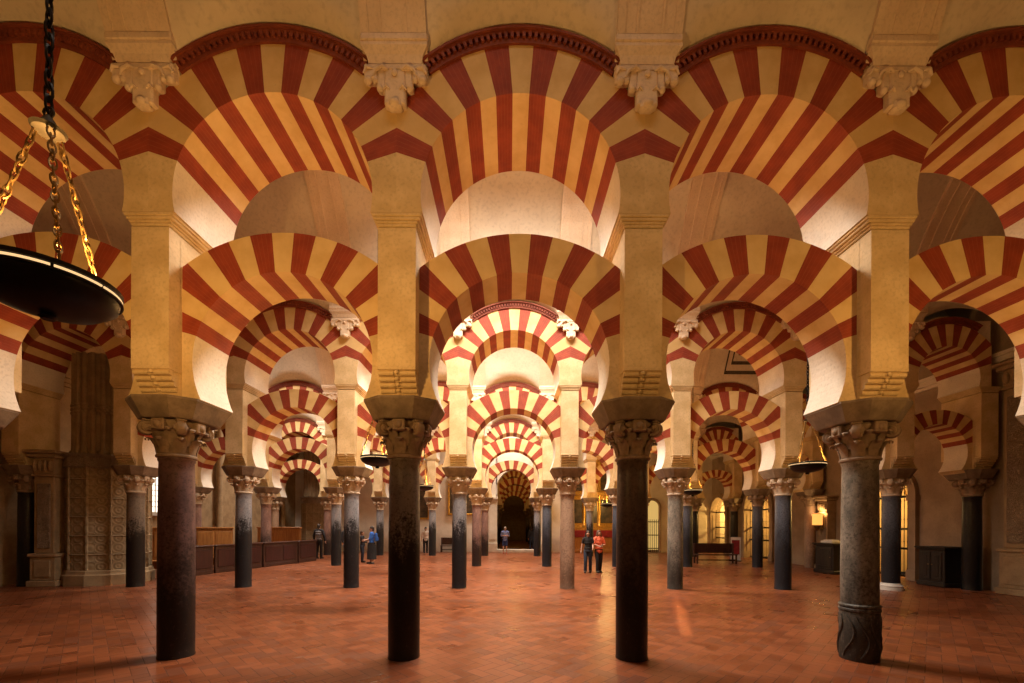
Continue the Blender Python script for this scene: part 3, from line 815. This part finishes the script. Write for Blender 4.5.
# ------------------------------------------------------------------ right wall: chapels, grilles, furniture
def chapel(yc, hw, label, zs, kk):
    # recess with its own walls behind the opening
    b = MB(); x0, x1 = XR+.5, XR+3.6
    b.box(x1, x1+.2, yc-hw-.8, yc+hw+.8, 0, 5.6); b.box(x0, x1, yc-hw-1.0, yc-hw-.8, 0, 5.6); b.box(x0, x1, yc+hw+.8, yc+hw+1.0, 0, 5.6); b.box(x0, x1+.2, yc-hw-1, yc+hw+1, 5.6, 5.8)
    struct(b.build('wall_chapel', WALLST))
    t = thing('altarpiece', f'gilded altarpiece inside the {label}', 'altarpiece', (x1-.05, yc, 0), R(-90))
    a = MB(); a.bbox(-hw*.8, hw*.8, -.9, -.1, 0, 1.0, .03); a.bbox(-hw*.85, hw*.85, -.95, -.05, 1.0, 1.08, .02); put('altar_table', a.mesh('altar_table', REDCLOTH), t)
    g = MB(); g.bbox(-hw*.85, hw*.85, -.06, 0, 1.08, 4.4, .03); put('gilded_panel', g.mesh('gilded_panel', GOLD), t)
    for q in range(4):
        c = MB(); xx = -hw*.8+1.6*hw*q/3; c.lathe([(.09,1.1),(.09,1.2),(.06,1.25),(.055,3.6),(.09,3.7),(.09,3.85)], 12, (xx,-.14,0)); put('gilded_column', c.mesh('gilded_column', GOLD, 40), t)
    g = MB(); g.bbox(-hw*.9, hw*.9, -.25, 0, 3.85, 4.05, .03); put('entablature', g.mesh('entablature', GOLD), t)
    f = MB(); f.bbox(-.35, .35, -.10, -.05, 1.5, 3.3, .02); put('painting', f.mesh('painting', PAINTING), t)
    # iron grille in the opening
    t = thing('iron_grille', f'black iron grille of the {label}', 'grille', (XR+.25, yc, 0), R(-90), 'iron grilles of the right wall chapels')
    nb = int(hw*2/.135)
    for q in range(nb+1):
        x = -hw+.03+(2*hw-.06)*q/nb; h = zs+sqrt(max(hw*hw-x*x, 0))-.04
        c = MB(); c.tube([(x,0,.04),(x,0,h)], .012, 6)
        c.ball((x,0,1.3), (.022,.022,.035), 6, 4); c.ball((x,0,2.1), (.02,.02,.05), 6, 4); put('bar', c.mesh('bar', IRON), t)
    for z in (.08, 1.05, 1.75, zs):
        c = MB(); c.box(-hw+.01, hw-.01, -.022, .022, z-.04, z+.04); put('crossbar', c.mesh('crossbar', IRON), t)
    c = MB(); pts = [(-(hw*.5)*cos(pi*q/10), 0, zs+hw*.5*sin(pi*q/10)) for q in range(11)]; c.tube(pts, .02, 6); put('fan_arc', c.mesh('fan_arc', GOLD), t)
    # stone surround
    t = MB()
    for s in (-1, 1):
        t.box(XR-.14, XR+.02, yc+s*(hw+.13)-.13, yc+s*(hw+.13)+.13, 0, zs)
        t.box(XR-.18, XR+.02, yc+s*(hw+.13)-.17, yc+s*(hw+.13)+.17, zs-.18, zs)
        t.box(XR-.18, XR+.02, yc+s*(hw+.13)-.17, yc+s*(hw+.13)+.17, 0, .35)
    n = 20
    for q in range(n):
        a0, a1 = pi*q/n, pi*(q+1)/n
        def P(x, r, a): return (x, yc+r*cos(a), zs+r*sin(a))
        r0, r1 = hw, hw+.26
        t.hexa([P(XR-.14,r0,a0),P(XR+.02,r0,a0),P(XR+.02,r1,a0),P(XR-.14,r1,a0),P(XR-.14,r0,a1),P(XR+.02,r0,a1),P(XR+.02,r1,a1),P(XR-.14,r1,a1)])
    struct(t.build(f'trim_{kk}', WALLST))
chapel(15.55, .95, 'nearest right wall chapel, behind the right slate blue column', 2.9, 20)
chapel(23.6, 1.2, 'middle right wall chapel, beside the info panel', 2.75, 21)
chapel(27.95, .95, 'farthest right wall chapel under the fanlight', 2.75, 22)

def cabinet(loc, rz, w, d, h, label, mat=BLACKW, doors=2, name='cabinet'):
    t = thing(name, label, 'cabinet', loc, rz)
    b = MB(); b.bbox(-w/2, w/2, -d/2, d/2, .12, h-.08, .012); put('body', b.mesh('body', mat), t)
    p = MB(); p.bbox(-w/2-.05, w/2+.05, -d/2-.05, d/2+.03, 0, .14, .02); put('plinth', p.mesh('plinth', mat), t)
    c = MB(); c.bbox(-w/2-.05, w/2+.05, -d/2-.05, d/2+.03, h-.10, h-.05, .015); c.bbox(-w/2-.09, w/2+.09, -d/2-.09, d/2+.05, h-.05, h, .015); put('cornice', c.mesh('cornice', mat), t)
    for q in range(doors):
        x0 = -w/2+.05+(w-.1)*q/doors; x1 = -w/2+.05+(w-.1)*(q+1)/doors
        f = MB(); f.bbox(x0+.02, x1-.02, -d/2-.025, -d/2+.01, .2, h-.16, .012); f.bbox(x0+.10, x1-.10, -d/2-.04, -d/2, .30, h-.26, .015)
        D = put('door', f.mesh('door', mat), t)
        k_ = MB(); k_.ball((x1-.06 if q == 0 else x0+.06, -d/2-.045, h*.55), .018, 8, 5); put('knob', k_.mesh('knob', BRASS, 60), D)
    return t
cabinet((13.3, 13.1, 0), R(-90), .8, .75, 1.22, 'black wooden cabinet against the right wall beside the black column')
cabinet((12.55, 16.55, 0), R(-90), .95, .75, 1.18, 'black wooden pedestal cabinet below the glowing wall sconce', BLACKW, 1)
t = thing('marble_slab', 'small white marble block lying on the black pedestal cabinet', 'slab', (12.45, 16.55, 1.18), 0)
b = MB(); b.bbox(-.2, .2, -.3, .3, 0, .09, .015); put('slab', b.mesh('slab', WHITEST), t); b = MB(); b.bbox(-.15, .15, -.22, .22, .09, .13, .012); put('raised_panel', b.mesh('raised_panel', WHITEST), t)
# sconce on the right wall
t = thing('wall_sconce', 'glowing orange wall sconce above the black pedestal cabinet', 'lamp', (13.34, 18.22, 2.0), R(-90))
b = MB(); b.bbox(-.07, .07, -.06, .0, -.3, .15, .015); put('backplate', b.mesh('backplate', BRASS), t)
b = MB(); b.lathe([(.16,-.12),(.185,-.1),(.185,.36),(.17,.38)], 24, (0,-.22,0)); put('lamp_shade', b.mesh('lamp_shade', SCONCEL, 40), t)
b = MB(); b.lathe([(.03,-.36),(.06,-.32),(.12,-.2),(.17,-.13),(.17,-.11)], 20, (0,-.22,0)); put('lamp_cup', b.mesh('lamp_cup', BRASS, 40), t)
# benches right back
def bench(x, y, rz, L, label, mat=DKWOOD):
    t = thing('wooden_bench', label, 'bench', (x,y,0), rz)
    s = MB(); s.bbox(0, L, -.42, 0, .41, .46, .012); put('seat', s.mesh('seat', mat), t)
    b = MB(); b.bbox(0, L, 0, .05, .5, .98, .012); put('backrest', b.mesh('backrest', mat), t)
    for x0 in (.02, L-.10):
        for y0 in (-.40, -.07):
            e = MB(); e.bbox(x0, x0+.07, y0, y0+.07, 0, .42 if y0 < -.2 else .98, .008); put('leg', e.mesh('leg', mat), t)
    e = MB(); e.bbox(.05, L-.05, -.25, -.2, .14, .2, .008); put('stretcher', e.mesh('stretcher', mat), t)
bench(8.95, 20.9, 0, 2.0, 'dark wooden bench in front of the far right chapels')
bench(-4.7, 28.6, 0, 1.5, 'dark wooden bench below the left gilt framed painting')
# slim info panel
t = thing('info_panel', 'slim white and red information panel left of the middle chapel', 'sign', (11.75, 22.2, 0), R(-35))
b = MB(); b.bbox(-.28, .28, -.18, .18, 0, .04, .01); put('foot', b.mesh('foot', IRON), t)
b = MB(); b.bbox(-.24, .24, -.02, .02, .04, 1.25, .008); put('board', b.mesh('board', WHITEST), t)
b = MB(); b.bbox(-.18, .18, -.03, -.018, .35, 1.1, .004); put('red_picture', b.mesh('red_picture', REDCLOTH), t)
# small gilded corbel at right edge
t = thing('gilded_corbel', 'small gilded scroll corbel on the right wall beside the tall pilaster', 'corbel', (XR, 10.35, 4.1), R(-90))
b = MB(); b.bbox(-.22, .22, -.28, 0, .0, .1, .02); b.bbox(-.16, .16, -.2, 0, -.14, 0, .03); put('shelf', b.mesh('shelf', GOTHIC), t)
b = MB(); b.ball((0,-.14,.3), (.10,.09,.2), 10, 7); b.ball((0,-.14,.58), (.06,.06,.09), 10, 6); b.tube([(-.1,-.14,.36),(-.18,-.16,.2),(-.1,-.2,.14)], .035, 8); b.tube([(.1,-.14,.36),(.18,-.16,.25),(.12,-.2,.16)], .035, 8)
put('gilded_scroll', b.mesh('gilded_scroll', GOLD, 60), t)

# ------------------------------------------------------------------ back wall and what lies beyond
OX, OW, OZ, OC = .55, 1.5, 3.75, 4.2           # opening centre, half width, spring, circle centre
RO = sqrt(OW**2+(OC-OZ)**2)
bw = MB(); Y0, Y1 = BACK, BACK+.7
bw.box(-16, OX-RO, Y0, Y1, 0, 11); bw.box(OX+RO, 15, Y0, Y1, 0, 11)
a0 = pi+asin((OC-OZ)/RO); a1 = -asin((OC-OZ)/RO); n = 28
for q in range(n):
    A, B = a0+(a1-a0)*q/n, a0+(a1-a0)*(q+1)/n
    xa, xb = OX+RO*cos(A), OX+RO*cos(B); za, zb = OC+RO*sin(A), OC+RO*sin(B)
    if za < OC and zb <= OC+1e-6 and abs(xa-xb) < .2 and q in (0, 1, n-1, n-2) and max(za, zb) <= OC:
        pass
    bw.hexa([(xa,Y0,za),(xb,Y0,zb),(xb,Y1,zb),(xa,Y1,za),(xa,Y0,10),(xb,Y0,10),(xb,Y1,10),(xa,Y1,10)])
bw.box(OX-RO-.01, OX-OW, Y0, Y1, 0, OZ); bw.box(OX+OW, OX+RO+.01, Y0, Y1, 0, OZ)
bw.box(OX-OW, OX+OW, Y0-.35, Y1, 0, .16)        # threshold step
struct(bw.build('wall_back', PLASTER))
for s, lab in ((-1,'pale pilaster left of the far passage behind the man in blue'), (1,'pale pilaster right of the far passage')):
    x = OX+s*(OW+.32)
    t = thing('stone_pilaster', lab, 'pilaster', (x, Y0, 0), 0, 'pilasters of the far passage')
    b = MB(); b.bbox(-.36,.36,-.28,0,0,.62,.02); put('base', b.mesh('base', PLASTER), t)
    b = MB(); b.bbox(-.30,.30,-.2,0,.62,3.5,.015); put('pilaster_shaft', b.mesh('pilaster_shaft', PLASTER), t)
    b = MB(); b.bbox(-.19,.19,-.225,-.19,.85,3.3,.012); put('panel', b.mesh('panel', PLASTER), t)
    b = MB(); b.bbox(-.34,.34,-.25,0,3.5,3.58,.012); b.bbox(-.38,.38,-.30,0,3.58,3.75,.02); put('capital', b.mesh('capital', PLASTER), t)
# far hall
w = MB(); w.box(-6, -5.7, Y1, 52, 0, 9); w.box(7, 7.3, Y1, 52, 0, 9); w.box(-6, 7.3, 52, 52.3, 0, 9); w.box(-6, 7.3, Y1, 52.3, 8.6, 8.8)
struct(w.build('wall_far', GOTHIC))
for q, yy in enumerate((34.5, 41.0, 47.5)):
    nm = ('nearest', 'middle', 'farthest')[q]
    for i in (0,):
        V, H = LO[1.56][0], LO[1.56][1:]
        t = thing('lower_arch', f'{nm} golden lit lower arch in the dark hall beyond the passage', 'arch', (.4, yy, 0), 0, 'arches of the far hall')
        put('voussoir_ring', V, t)
        for h_ in H: put('plaster_haunch', h_, t)
        t = thing('upper_arch', f'{nm} golden lit upper arch in the dark hall beyond the passage', 'arch', (.4, yy, 0), 0, 'arches of the far hall')
        U = UP[1.56]
        put('voussoir_ring', U[0], t)
        for h_ in U[3:]: put('plaster_haunch', h_, t)
    for s in (-1, 1):
        x = .4+s*SP/2
        column(x, yy, SH_GREY, 'b', f"{nm} dark column on the {'left' if s < 0 else 'right'} inside the hall beyond the passage", 'columns of the far hall')
        pier(x, yy, f"{nm} pier on the {'left' if s < 0 else 'right'} inside the hall beyond the passage", 'piers of the far hall')
# framed paintings and altarpiece on the back wall
def painting(x, z0, z1, w, label):
    t = thing('framed_painting', label, 'painting', (x, BACK, z0), 0, 'gilt framed paintings on the back wall')
    h = z1-z0; f = MB()
    for a in ((-w/2,w/2,0,.12),(-w/2,w/2,h-.12,h),): f.bbox(a[0],a[1],-.12,0,a[2],a[3],.02)
    for s in (-1, 1):
        x0, x1 = (-w/2,-w/2+.12) if s < 0 else (w/2-.12,w/2)
        f.bbox(x0,x1,-.12,0,.1,h-.1,.02)
    put('frame', f.mesh('frame', GOLD), t)
    c = MB(); c.box(-w/2+.1, w/2-.1, -.05, -.01, .1, h-.1); put('canvas', c.mesh('canvas', PAINTING), t)
painting(-3.15, 2.5, 5.2, 2.3, 'dark painting in gilt frame left of the far passage')
painting(-6.4, 2.2, 4.6, 1.7, 'narrow dark painting in gilt frame behind the second front column')
def retable(x, w, label):
    t = thing('gilded_retable', label, 'altarpiece', (x, BACK, 0), 0)
    b = MB(); b.bbox(-w/2,w/2,-.6,0,0,.25,.02); b.bbox(-w/2+.05,w/2-.05,-.55,0,.25,1.05,.02); put('altar_base', b.mesh('altar_base', ORWOOD), t)
    b = MB(); b.bbox(-w/2-.02,w/2+.02,-.62,-.02,1.05,1.5,.02); put('red_cloth', b.mesh('red_cloth', REDCLOTH), t)
    b = MB(); b.bbox(-w/2,w/2,-.25,0,1.5,1.75,.02); b.bbox(-w/2,w/2,-.08,0,1.75,6.2,.02); put('gilded_panel', b.mesh('gilded_panel', GOLD), t)
    for q in range(5):
        xx = -w/2+.15+(w-.3)*q/4
        c = MB(); c.lathe([(.12,1.75),(.12,1.9),(.08,1.95),(.1,2.6),(.075,3.6),(.12,3.75),(.14,3.9)], 12, (xx,-.2,0)); c.lathe([(.1,4.1),(.07,4.2),(.06,5.4),(.1,5.6)], 12, (xx,-.18,0)); put('gilded_column', c.mesh('gilded_column', GOLD, 40), t)
    for q in range(4):
        xx = -w/2+.15+(w-.3)*(q+.5)/4; hw = (w-.3)/8-.12
        c = MB(); c.bbox(xx-hw,xx+hw,-.12,-.07,2.0,3.6,.015); c.bbox(xx-hw,xx+hw,-.12,-.07,4.2,5.4,.015); put('painted_panel', c.mesh('painted_panel', PAINTING), t)
    c = MB(); c.bbox(-w/2-.05,w/2+.05,-.35,0,3.88,4.1,.025); c.bbox(-w/2-.05,w/2+.05,-.3,0,5.6,5.8,.025)
    for q in range(3): c.ball((-w/3+q*w/3,-.12,6.25), (.25,.1,.35), 12, 7)
    put('entablature', c.mesh('entablature', GOLD, 40), t)
retable(6.0, 4.4, 'large gilded retable with red cloth behind the couple')
t = thing('lit_niche', 'yellow lit arched niche with iron gate right of the dark front column', 'niche', (9.6, BACK, 0), 0)
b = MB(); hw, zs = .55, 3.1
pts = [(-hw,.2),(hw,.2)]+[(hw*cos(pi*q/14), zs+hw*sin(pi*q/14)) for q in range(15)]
i0 = len(b.v); b.loft([[(x,-.02,z) for x,z in pts],[(x,0,z) for x,z in pts]]); put('glow_panel', b.mesh('glow_panel', NICHEGLOW), t)
b = MB(); fr = [(-hw,0,.0)]+[(-hw*cos(pi*q/14),0,zs+hw*sin(pi*q/14)) for q in range(15)]+[(hw,0,0)]
b.tube([(x,-.1,z) for x,_,z in fr], .10, 8); put('stone_frame', b.mesh('stone_frame', WALLST, 40), t)
for q in range(8):
    x = -hw+.1+(2*hw-.2)*q/7; b = MB(); b.tube([(x,-.12,.05),(x,-.12,2.2)], .016, 6); b.ball((x,-.12,2.23), .03, 6, 4); put('bar', b.mesh('bar', IRON), t)
for z in (.3, 1.2, 2.1):
    b = MB(); b.box(-hw, hw, -.14, -.10, z-.03, z+.03); put('crossbar', b.mesh('crossbar', IRON), t)

# ------------------------------------------------------------------ people
SKIN = plain('skin', (.48,.27,.18), .55, 0, .06); EYE = plain('eye', (.02,.015,.012), .3); LIP = plain('lip', (.36,.13,.10), .5)
def cloth(name, c): return plain(name, c, .9, 0, .18, 25)
HAIRD = plain('dark_hair', (.025,.015,.010), .6, 0, .3, 60); HAIRG = plain('grey_hair', (.32,.28,.24), .6, 0, .3, 60); HAIRB = plain('brown_hair', (.10,.05,.025), .6, 0, .3, 60)
SHOE = plain('shoe_leather', (.02,.017,.015), .5); SHOER = plain('red_shoe', (.25,.05,.03), .6)
def remesh(mb, name, mats, vox=.016, extra=None):
    me = mb.mesh(name+'_raw', mats); o = bpy.data.objects.new(name+'_raw', me); COL.objects.link(o)
    m = o.modifiers.new('r', 'REMESH'); m.mode = 'VOXEL'; m.voxel_size = vox; m.use_smooth_shade = True
    m2 = o.modifiers.new('s', 'SMOOTH'); m2.iterations = 4; m2.factor = .5
    dg = bpy.context.evaluated_depsgraph_get(); ev = o.evaluated_get(dg); em = ev.to_mesh()
    out = MB(); out.v = [tuple(v.co) for v in em.vertices]; out.f = [tuple(p.vertices) for p in em.polygons]; out.m = [0]*len(out.f)
    ev.to_mesh_clear(); bpy.data.objects.remove(o); bpy.data.meshes.remove(me)
    if extra: extra(out)
    return out.mesh(name, mats, 180)
def limb(mb, pts, rs):
    mb.tube(pts, rs, 12)
    for p, r in zip(pts, rs): mb.ball(p, r*.99, 10, 6)
def person(x, y, rz, H, label, top, legs, hair, arms=None, stride=.0, long_hair=False, skirt=None, shorts=False, sleeve=.45, sit=False, female=False, vest=None, bag=None, shoe=None, hood=False):
    t = thing('person', label, 'person', (x,y,0), rz); k = H/1.70
    def P(a, b, c): return (a*k, b*k, c*k)
    sw = .165 if female else .19; hw = .09
    hipz = .90; z0 = 0.
    if sit: hipz = .48
    dz = hipz-.90
    if arms is None: arms = [((-sw-.06,.0,1.13),(-sw-.08,-.05,.88)), ((sw+.06,.0,1.13),(sw+.08,-.05,.88))]
    if sit: L = [((-hw,-.40,.47),(-hw-.01,-.42,.09)), ((hw,-.40,.47),(hw+.01,-.42,.09))]
    else: L = [((-hw-.005,-stride*.35-.02,.49),(-hw-.01,-stride*.5,.08)), ((hw+.005,stride*.2-.02,.49),(hw+.01,stride*.6,.08))]
    b = MB()
    T = [(0,.01,hipz),(0,0,1.06+dz),(0,-.005,1.25+dz),(0,.01,1.38+dz),(0,.01,1.46+dz)]
    def body_torso(m, e=0.):
        for z, rx, ry in ((hipz-.02,.155,.105),(1.0+dz,.15,.10),(1.10+dz,.135 if not female else .12,.09),(1.22+dz,.155 if not female else .14,.105),(1.32+dz,.165 if not female else .145,.10),(1.39+dz,.13,.08)):
            m.ball(P(0,0,z), (k*(rx+e),k*(ry+e),k*.10), 14, 8)
        for s in (-1,1): m.tube([P(0,.005,1.41+dz),P(s*sw*.9,.005,1.395+dz)], [k*(.062+e),k*(.058+e)], 10)
    body_torso(b)
    limb(b, [P(0,.01,1.40+dz),P(0,-.005,1.50+dz)], [.052*k,.05*k])
    b.ball(P(0,-.01,1.595+dz), (.074*k,.092*k,.108*k), 16, 10); b.ball(P(0,-.03,1.54+dz), (.055*k,.065*k,.055*k), 12, 8)
    for s in (-1, 1): b.ball(P(s*.076,.005,1.585+dz), (.012*k,.022*k,.032*k), 8, 6)
    b.tube([P(0,-.098,1.60+dz),P(0,-.118,1.565+dz)], [.010*k,.016*k], 8)
    hands = []
    for s, (e, w) in zip((-1, 1), arms):
        e = (e[0],e[1],e[2]+dz); w = (w[0],w[1],w[2]+dz)
        limb(b, [P(s*sw,.005,1.385+dz),P(*e),P(*w)], [.050*k,.041*k,.029*k])
        d = (Vector(w)-Vector(e)).normalized(); c = Vector(w)+d*.055
        side_ = d.cross(Vector((1,0,0)) if abs(d.x) < .8 else Vector((0,0,1))).normalized(); nrm = d.cross(side_)
        limb(b, [P(*w), P(*c)], [.028*k,.036*k]); hands.append((c, d, side_, nrm))
    for kn, an in L:
        hip = (kn[0]*.95, .01, hipz-.02)
        limb(b, [P(*hip),P(*kn),P(*an)], [.082*k,.056*k,.038*k])
        b.ball(P(an[0],an[1]-.06,.045), (.045*k,.115*k,.040*k), 12, 8)
    def extra(o):
        for c, d, sd_, nr in hands:                       # five fingers, slightly curled
            for q, ln in enumerate((.068,.078,.074,.058)):
                r0 = c+d*.02+sd_*(.027-.018*q)
                p = [r0, r0+d*ln*.45+nr*.004, r0+d*ln*.8+nr*.014, r0+d*ln*.95+nr*.026]
                o.tube([P(*v) for v in p], [.0085*k,.008*k,.007*k,.0055*k], 6)
            r0 = c-d*.03+sd_*.028; p = [r0, r0+d*.025+sd_*.022+nr*.006, r0+d*.055+sd_*.028+nr*.014]
            o.tube([P(*v) for v in p], [.010*k,.009*k,.007*k], 6)
        for s in (-1, 1): o.ball(P(s*.028,-.092,1.605+dz), (.011*k,.008*k,.008*k), 8, 5, 1)
        o.ball(P(0,-.094,1.535+dz), (.022*k,.008*k,.007*k), 8, 5, 2)
    put('body', remesh(b, 'body', [SKIN, EYE, LIP], .016, extra), t)
    # clothing
    c = MB(); body_torso(c, .018)
    for s, (e, w) in zip((-1, 1), arms):
        e = Vector((e[0],e[1],e[2]+dz)); w = Vector((w[0],w[1],w[2]+dz)); sh = Vector((s*sw,.005,1.385+dz))
        pts = [sh, sh.lerp(e, min(1, sleeve*2))] if sleeve <= .5 else [sh, e, e.lerp(w, (sleeve-.5)*2)]
        limb(c, [P(*q) for q in pts], [.068*k,.060*k,.045*k][:len(pts)])
    put('shirt' if top.name != 'dark_jacket' else 'jacket', remesh(c, 'shirt', top), t)
    if skirt:
        c = MB()
        if sit:
            c.tube([P(0,.05,hipz),P(0,-.2,hipz+.0),P(0,-.42,hipz-.06),P(0,-.46,.2)], [.16*k,.17*k,.16*k,.15*k], 16)
            put('skirt', remesh(c, 'skirt', skirt), t)
        else:
            c.lathe([(.155*k,.98*k),(.185*k,.86*k),(.20*k,.6*k),(.215*k,.22*k),(.205*k,.215*k),(.19*k,.6*k),(.14*k,.97*k)], 24)
            put('skirt', c.mesh('skirt', skirt, 60), t)
    else:
        c = MB(); c.ball(P(0,.01,hipz+.02), (.17*k,.122*k,.12*k), 16, 8)
        for kn, an in L:
            hip = Vector((kn[0]*.95,.01,hipz-.02)); kn = Vector(kn); an = Vector(an)+Vector((0,0,.0))
            if shorts: limb(c, [P(*hip),P(*hip.lerp(kn,.85))], [.10*k,.09*k])
            else: limb(c, [P(*hip),P(*kn),P(*an)], [.097*k,.072*k,.066*k])
        put('shorts' if shorts else 'trousers', remesh(c, 'trousers', legs), t)
    for kn, an in L:
        c = MB(); c.ball(P(an[0],an[1]-.06,.048), (.055*k,.135*k,.047*k), 14, 8); c.box(*[q*k for q in (an[0]-.045,an[0]+.045,an[1]-.17,an[1]+.06,.0,.025)])
        put('shoe', remesh(c, 'shoe', shoe or SHOE, .012), t)
    c = MB(); c.ball(P(0,.012,1.648+dz), (.090*k,.104*k,.088*k), 16, 10); c.ball(P(0,.05,1.56+dz), (.075*k,.06*k,.07*k), 12, 8)
    if long_hair:
        c.tube([P(0,.05,1.58+dz),P(0,.075,1.45+dz),P(0,.085,1.30+dz)], [.08*k,.075*k,.05*k], 12)
        for s in (-1,1): c.tube([P(s*.07,.0,1.64+dz),P(s*.09,-.01,1.50+dz),P(s*.085,-.03,1.36+dz)], [.038*k,.042*k,.026*k], 8)
    put('hair', remesh(c, 'hair', hair, .012), t)
    if vest:
        c = MB()
        for z, rx, ry in ((.98,.17,.12),(1.10,.155,.115),(1.22,.175,.13),(1.33,.175,.12)): c.ball(P(0,0,z), (k*(rx+.015),k*(ry+.015),k*.09), 14, 8)
        put('vest', remesh(c, 'vest', vest), t)
    if bag:
        c = MB(); c.bbox(-.13*k,.13*k,.12*k,.25*k,1.02*k,1.42*k,.04*k); c.bbox(-.10*k,.10*k,.24*k,.29*k,1.06*k,1.24*k,.02*k); put('backpack', c.mesh('backpack', bag), t)
    return t
BLUE = cloth('light_blue_cotton', (.22,.30,.62)); NAVY = cloth('navy_cotton', (.02,.03,.10)); BLACKC = cloth('black_cotton', (.012,.011,.012))
JEANS = cloth('dark_denim', (.018,.025,.045)); CORAL = cloth('coral_cotton', (.80,.17,.08)); GREYV = cloth('grey_nylon', (.17,.16,.17)); WHITEC = cloth('white_cotton', (.65,.58,.52))
DJKT = cloth('dark_jacket', (.02,.02,.025)); LDEN = cloth('pale_denim', (.28,.34,.46)); ROYAL = cloth('royal_blue_cotton', (.03,.13,.50)); CREAMC = cloth('cream_linen', (.60,.46,.36))
FOLD = [((-.24,.02,1.14),(-.06,-.20,1.17)), ((.24,.02,1.14),(.06,-.20,1.15))]
person(-.38, 27.4, R(0), 1.70, 'man in light blue shirt and navy shorts standing before the far passage', BLUE, NAVY, HAIRG, FOLD, 0, False, None, True, .5, shoe=SHOER)
person(2.93, 16.4, R(-12), 1.60, 'woman in black top and dark jeans walking on the left of the couple', BLACKC, JEANS, HAIRD, [((-.24,.02,1.12),(-.27,-.02,.88)), ((.20,-.02,1.14),(.20,-.16,1.02))], .22, True, None, False, .3, False, True)
person(3.36, 16.45, R(10), 1.62, 'woman in coral top and black trousers walking on the right of the couple', CORAL, BLACKC, HAIRB, [((-.22,-.04,1.14),(-.04,-.20,1.08)), ((.25,-.02,1.14),(.08,-.21,1.12))], .2, True, None, False, .4, False, True)
person(-10.25, 22.6, R(175), 1.82, 'man in grey vest and black trousers, back turned, beside the stall rail', DJKT, BLACKC, HAIRD, [((-.27,.0,1.13),(-.28,-.06,.9)), ((.27,.0,1.13),(.28,-.06,.9))], .05, False, None, False, 1.0, vest=GREYV)
person(-8.72, 22.3, R(70), 1.74, 'man in dark jacket and pale jeans between two left columns', DJKT, LDEN, HAIRD, None, .15, False, None, False, 1.0)
person(-6.5, 19.7, R(-75), 1.72, 'woman in royal blue top and long black skirt right of a left column', ROYAL, BLACKC, HAIRD, [((-.20,-.10,1.15),(-.16,-.30,1.10)), ((.20,-.08,1.14),(.17,-.28,1.08))], .1, False, BLACKC, False, .5, False, True, bag=ROYAL)
person(-7.22, 20.5, R(90), 1.50, 'small person in dark clothes half hidden behind the column, facing the woman in blue', DJKT, JEANS, HAIRB, [((-.20,-.10,1.15),(-.16,-.30,1.10)), ((.20,-.0,1.13),(.22,-.06,.9))], .05, False, None, False, 1.0)
person(-5.55, 27.6, R(20), 1.66, 'distant person in white shirt standing near the back wall left of centre', WHITEC, BLACKC, HAIRD, None, .05, False, None, False, .5)
person(-3.45, 28.15, R(0), 1.66, 'person in cream clothes sitting on the bench below the gilt painting', CREAMC, CREAMC, HAIRB, [((-.20,-.10,1.15),(-.10,-.28,1.0)), ((.20,-.10,1.15),(.10,-.28,1.0))], 0, True, CREAMC, False, .6, True, True)
person(1.55, 31.0, R(160), 1.72, 'person in dark jacket standing inside the far passage on the right', DJKT, JEANS, HAIRD, None, .1, False, None, False, 1.0)
#END2
# lights -------------------------------------------------------------------
def area(name, loc, e, col, sx, sy, rot=(0,0,0), spread=180):
    l = bpy.data.lights.new(name, 'AREA'); l.energy = e; l.color = col; l.shape = 'RECTANGLE'; l.size = sx; l.size_y = sy; l.spread = R(spread)
    o = bpy.data.objects.new(name, l); COL.objects.link(o); o.location = loc; o.rotation_euler = rot; return o
def point(name, loc, e, col, r=.12):
    l = bpy.data.lights.new(name, 'POINT'); l.energy = e; l.color = col; l.shadow_soft_size = r
    o = bpy.data.objects.new(name, l); COL.objects.link(o); o.location = loc; return o
WARM = (1,.54,.16); DAY = (1,.89,.76)
AY = [2.6, 9.07, 15.6, 22.1]
for y, e in zip(AY+[27.5], (42, 1200, 1350, 950, 420)):
    area('skylight', (-.2, y, 10.72 if y < 25 else 9.6), e, DAY, 5.2, .8 if y < 25 else .5, (0,0,0), 120)
LE = [400, 190, 380, 80, 150, 380, 250]
for (x, y, z, lab), e in zip(LAMPS, LE):
    point('dish_lamp_light', (x, y, z+.07), e, WARM, .10)
point('sconce_light', (13.2, 18.14, 2.42), 26, (1,.6,.25), .06)
for y in (15.55, 23.6, 27.95): point('chapel_light', (XR+1.6, y, 2.6), 480, (1,.60,.16), .15)
for y in (31.3, 37.7, 44.2): point('far_hall_light', (.4, y, 6.9), 80, (1,.52,.12), .15)
area('left_fill', (-9.5, 16.4, 10.3), 260, DAY, 3, .8, (0,0,0), 95)  # added fill to brighten the left side, no opening in the vault
area('left_fill', (-10.5, 22.1, 10.6), 620, DAY, 4, .8, (0,0,0), 130)  # second added fill, for the left wall further back
point('retable_fill', (6, 26.9, 3.2), 130, (1,.62,.2), .15)  # added fill that brightens the gilding, no lamp hangs here
area('sun_sliver', (3.6, 9.3, 7.6), 8, (1,.8,.5), .07, 4.7, (0,0,R(-19)), 2)

W = bpy.data.worlds.new('world'); S.world = W; W.use_nodes = True
W.node_tree.nodes['Background'].inputs[0].default_value = (1,.7,.42,1); W.node_tree.nodes['Background'].inputs[1].default_value = .015
S.view_settings.view_transform = 'Standard'; S.view_settings.look = 'None'; S.view_settings.gamma = 1
S.view_settings.exposure = 0; S.view_settings.use_curve_mapping = False
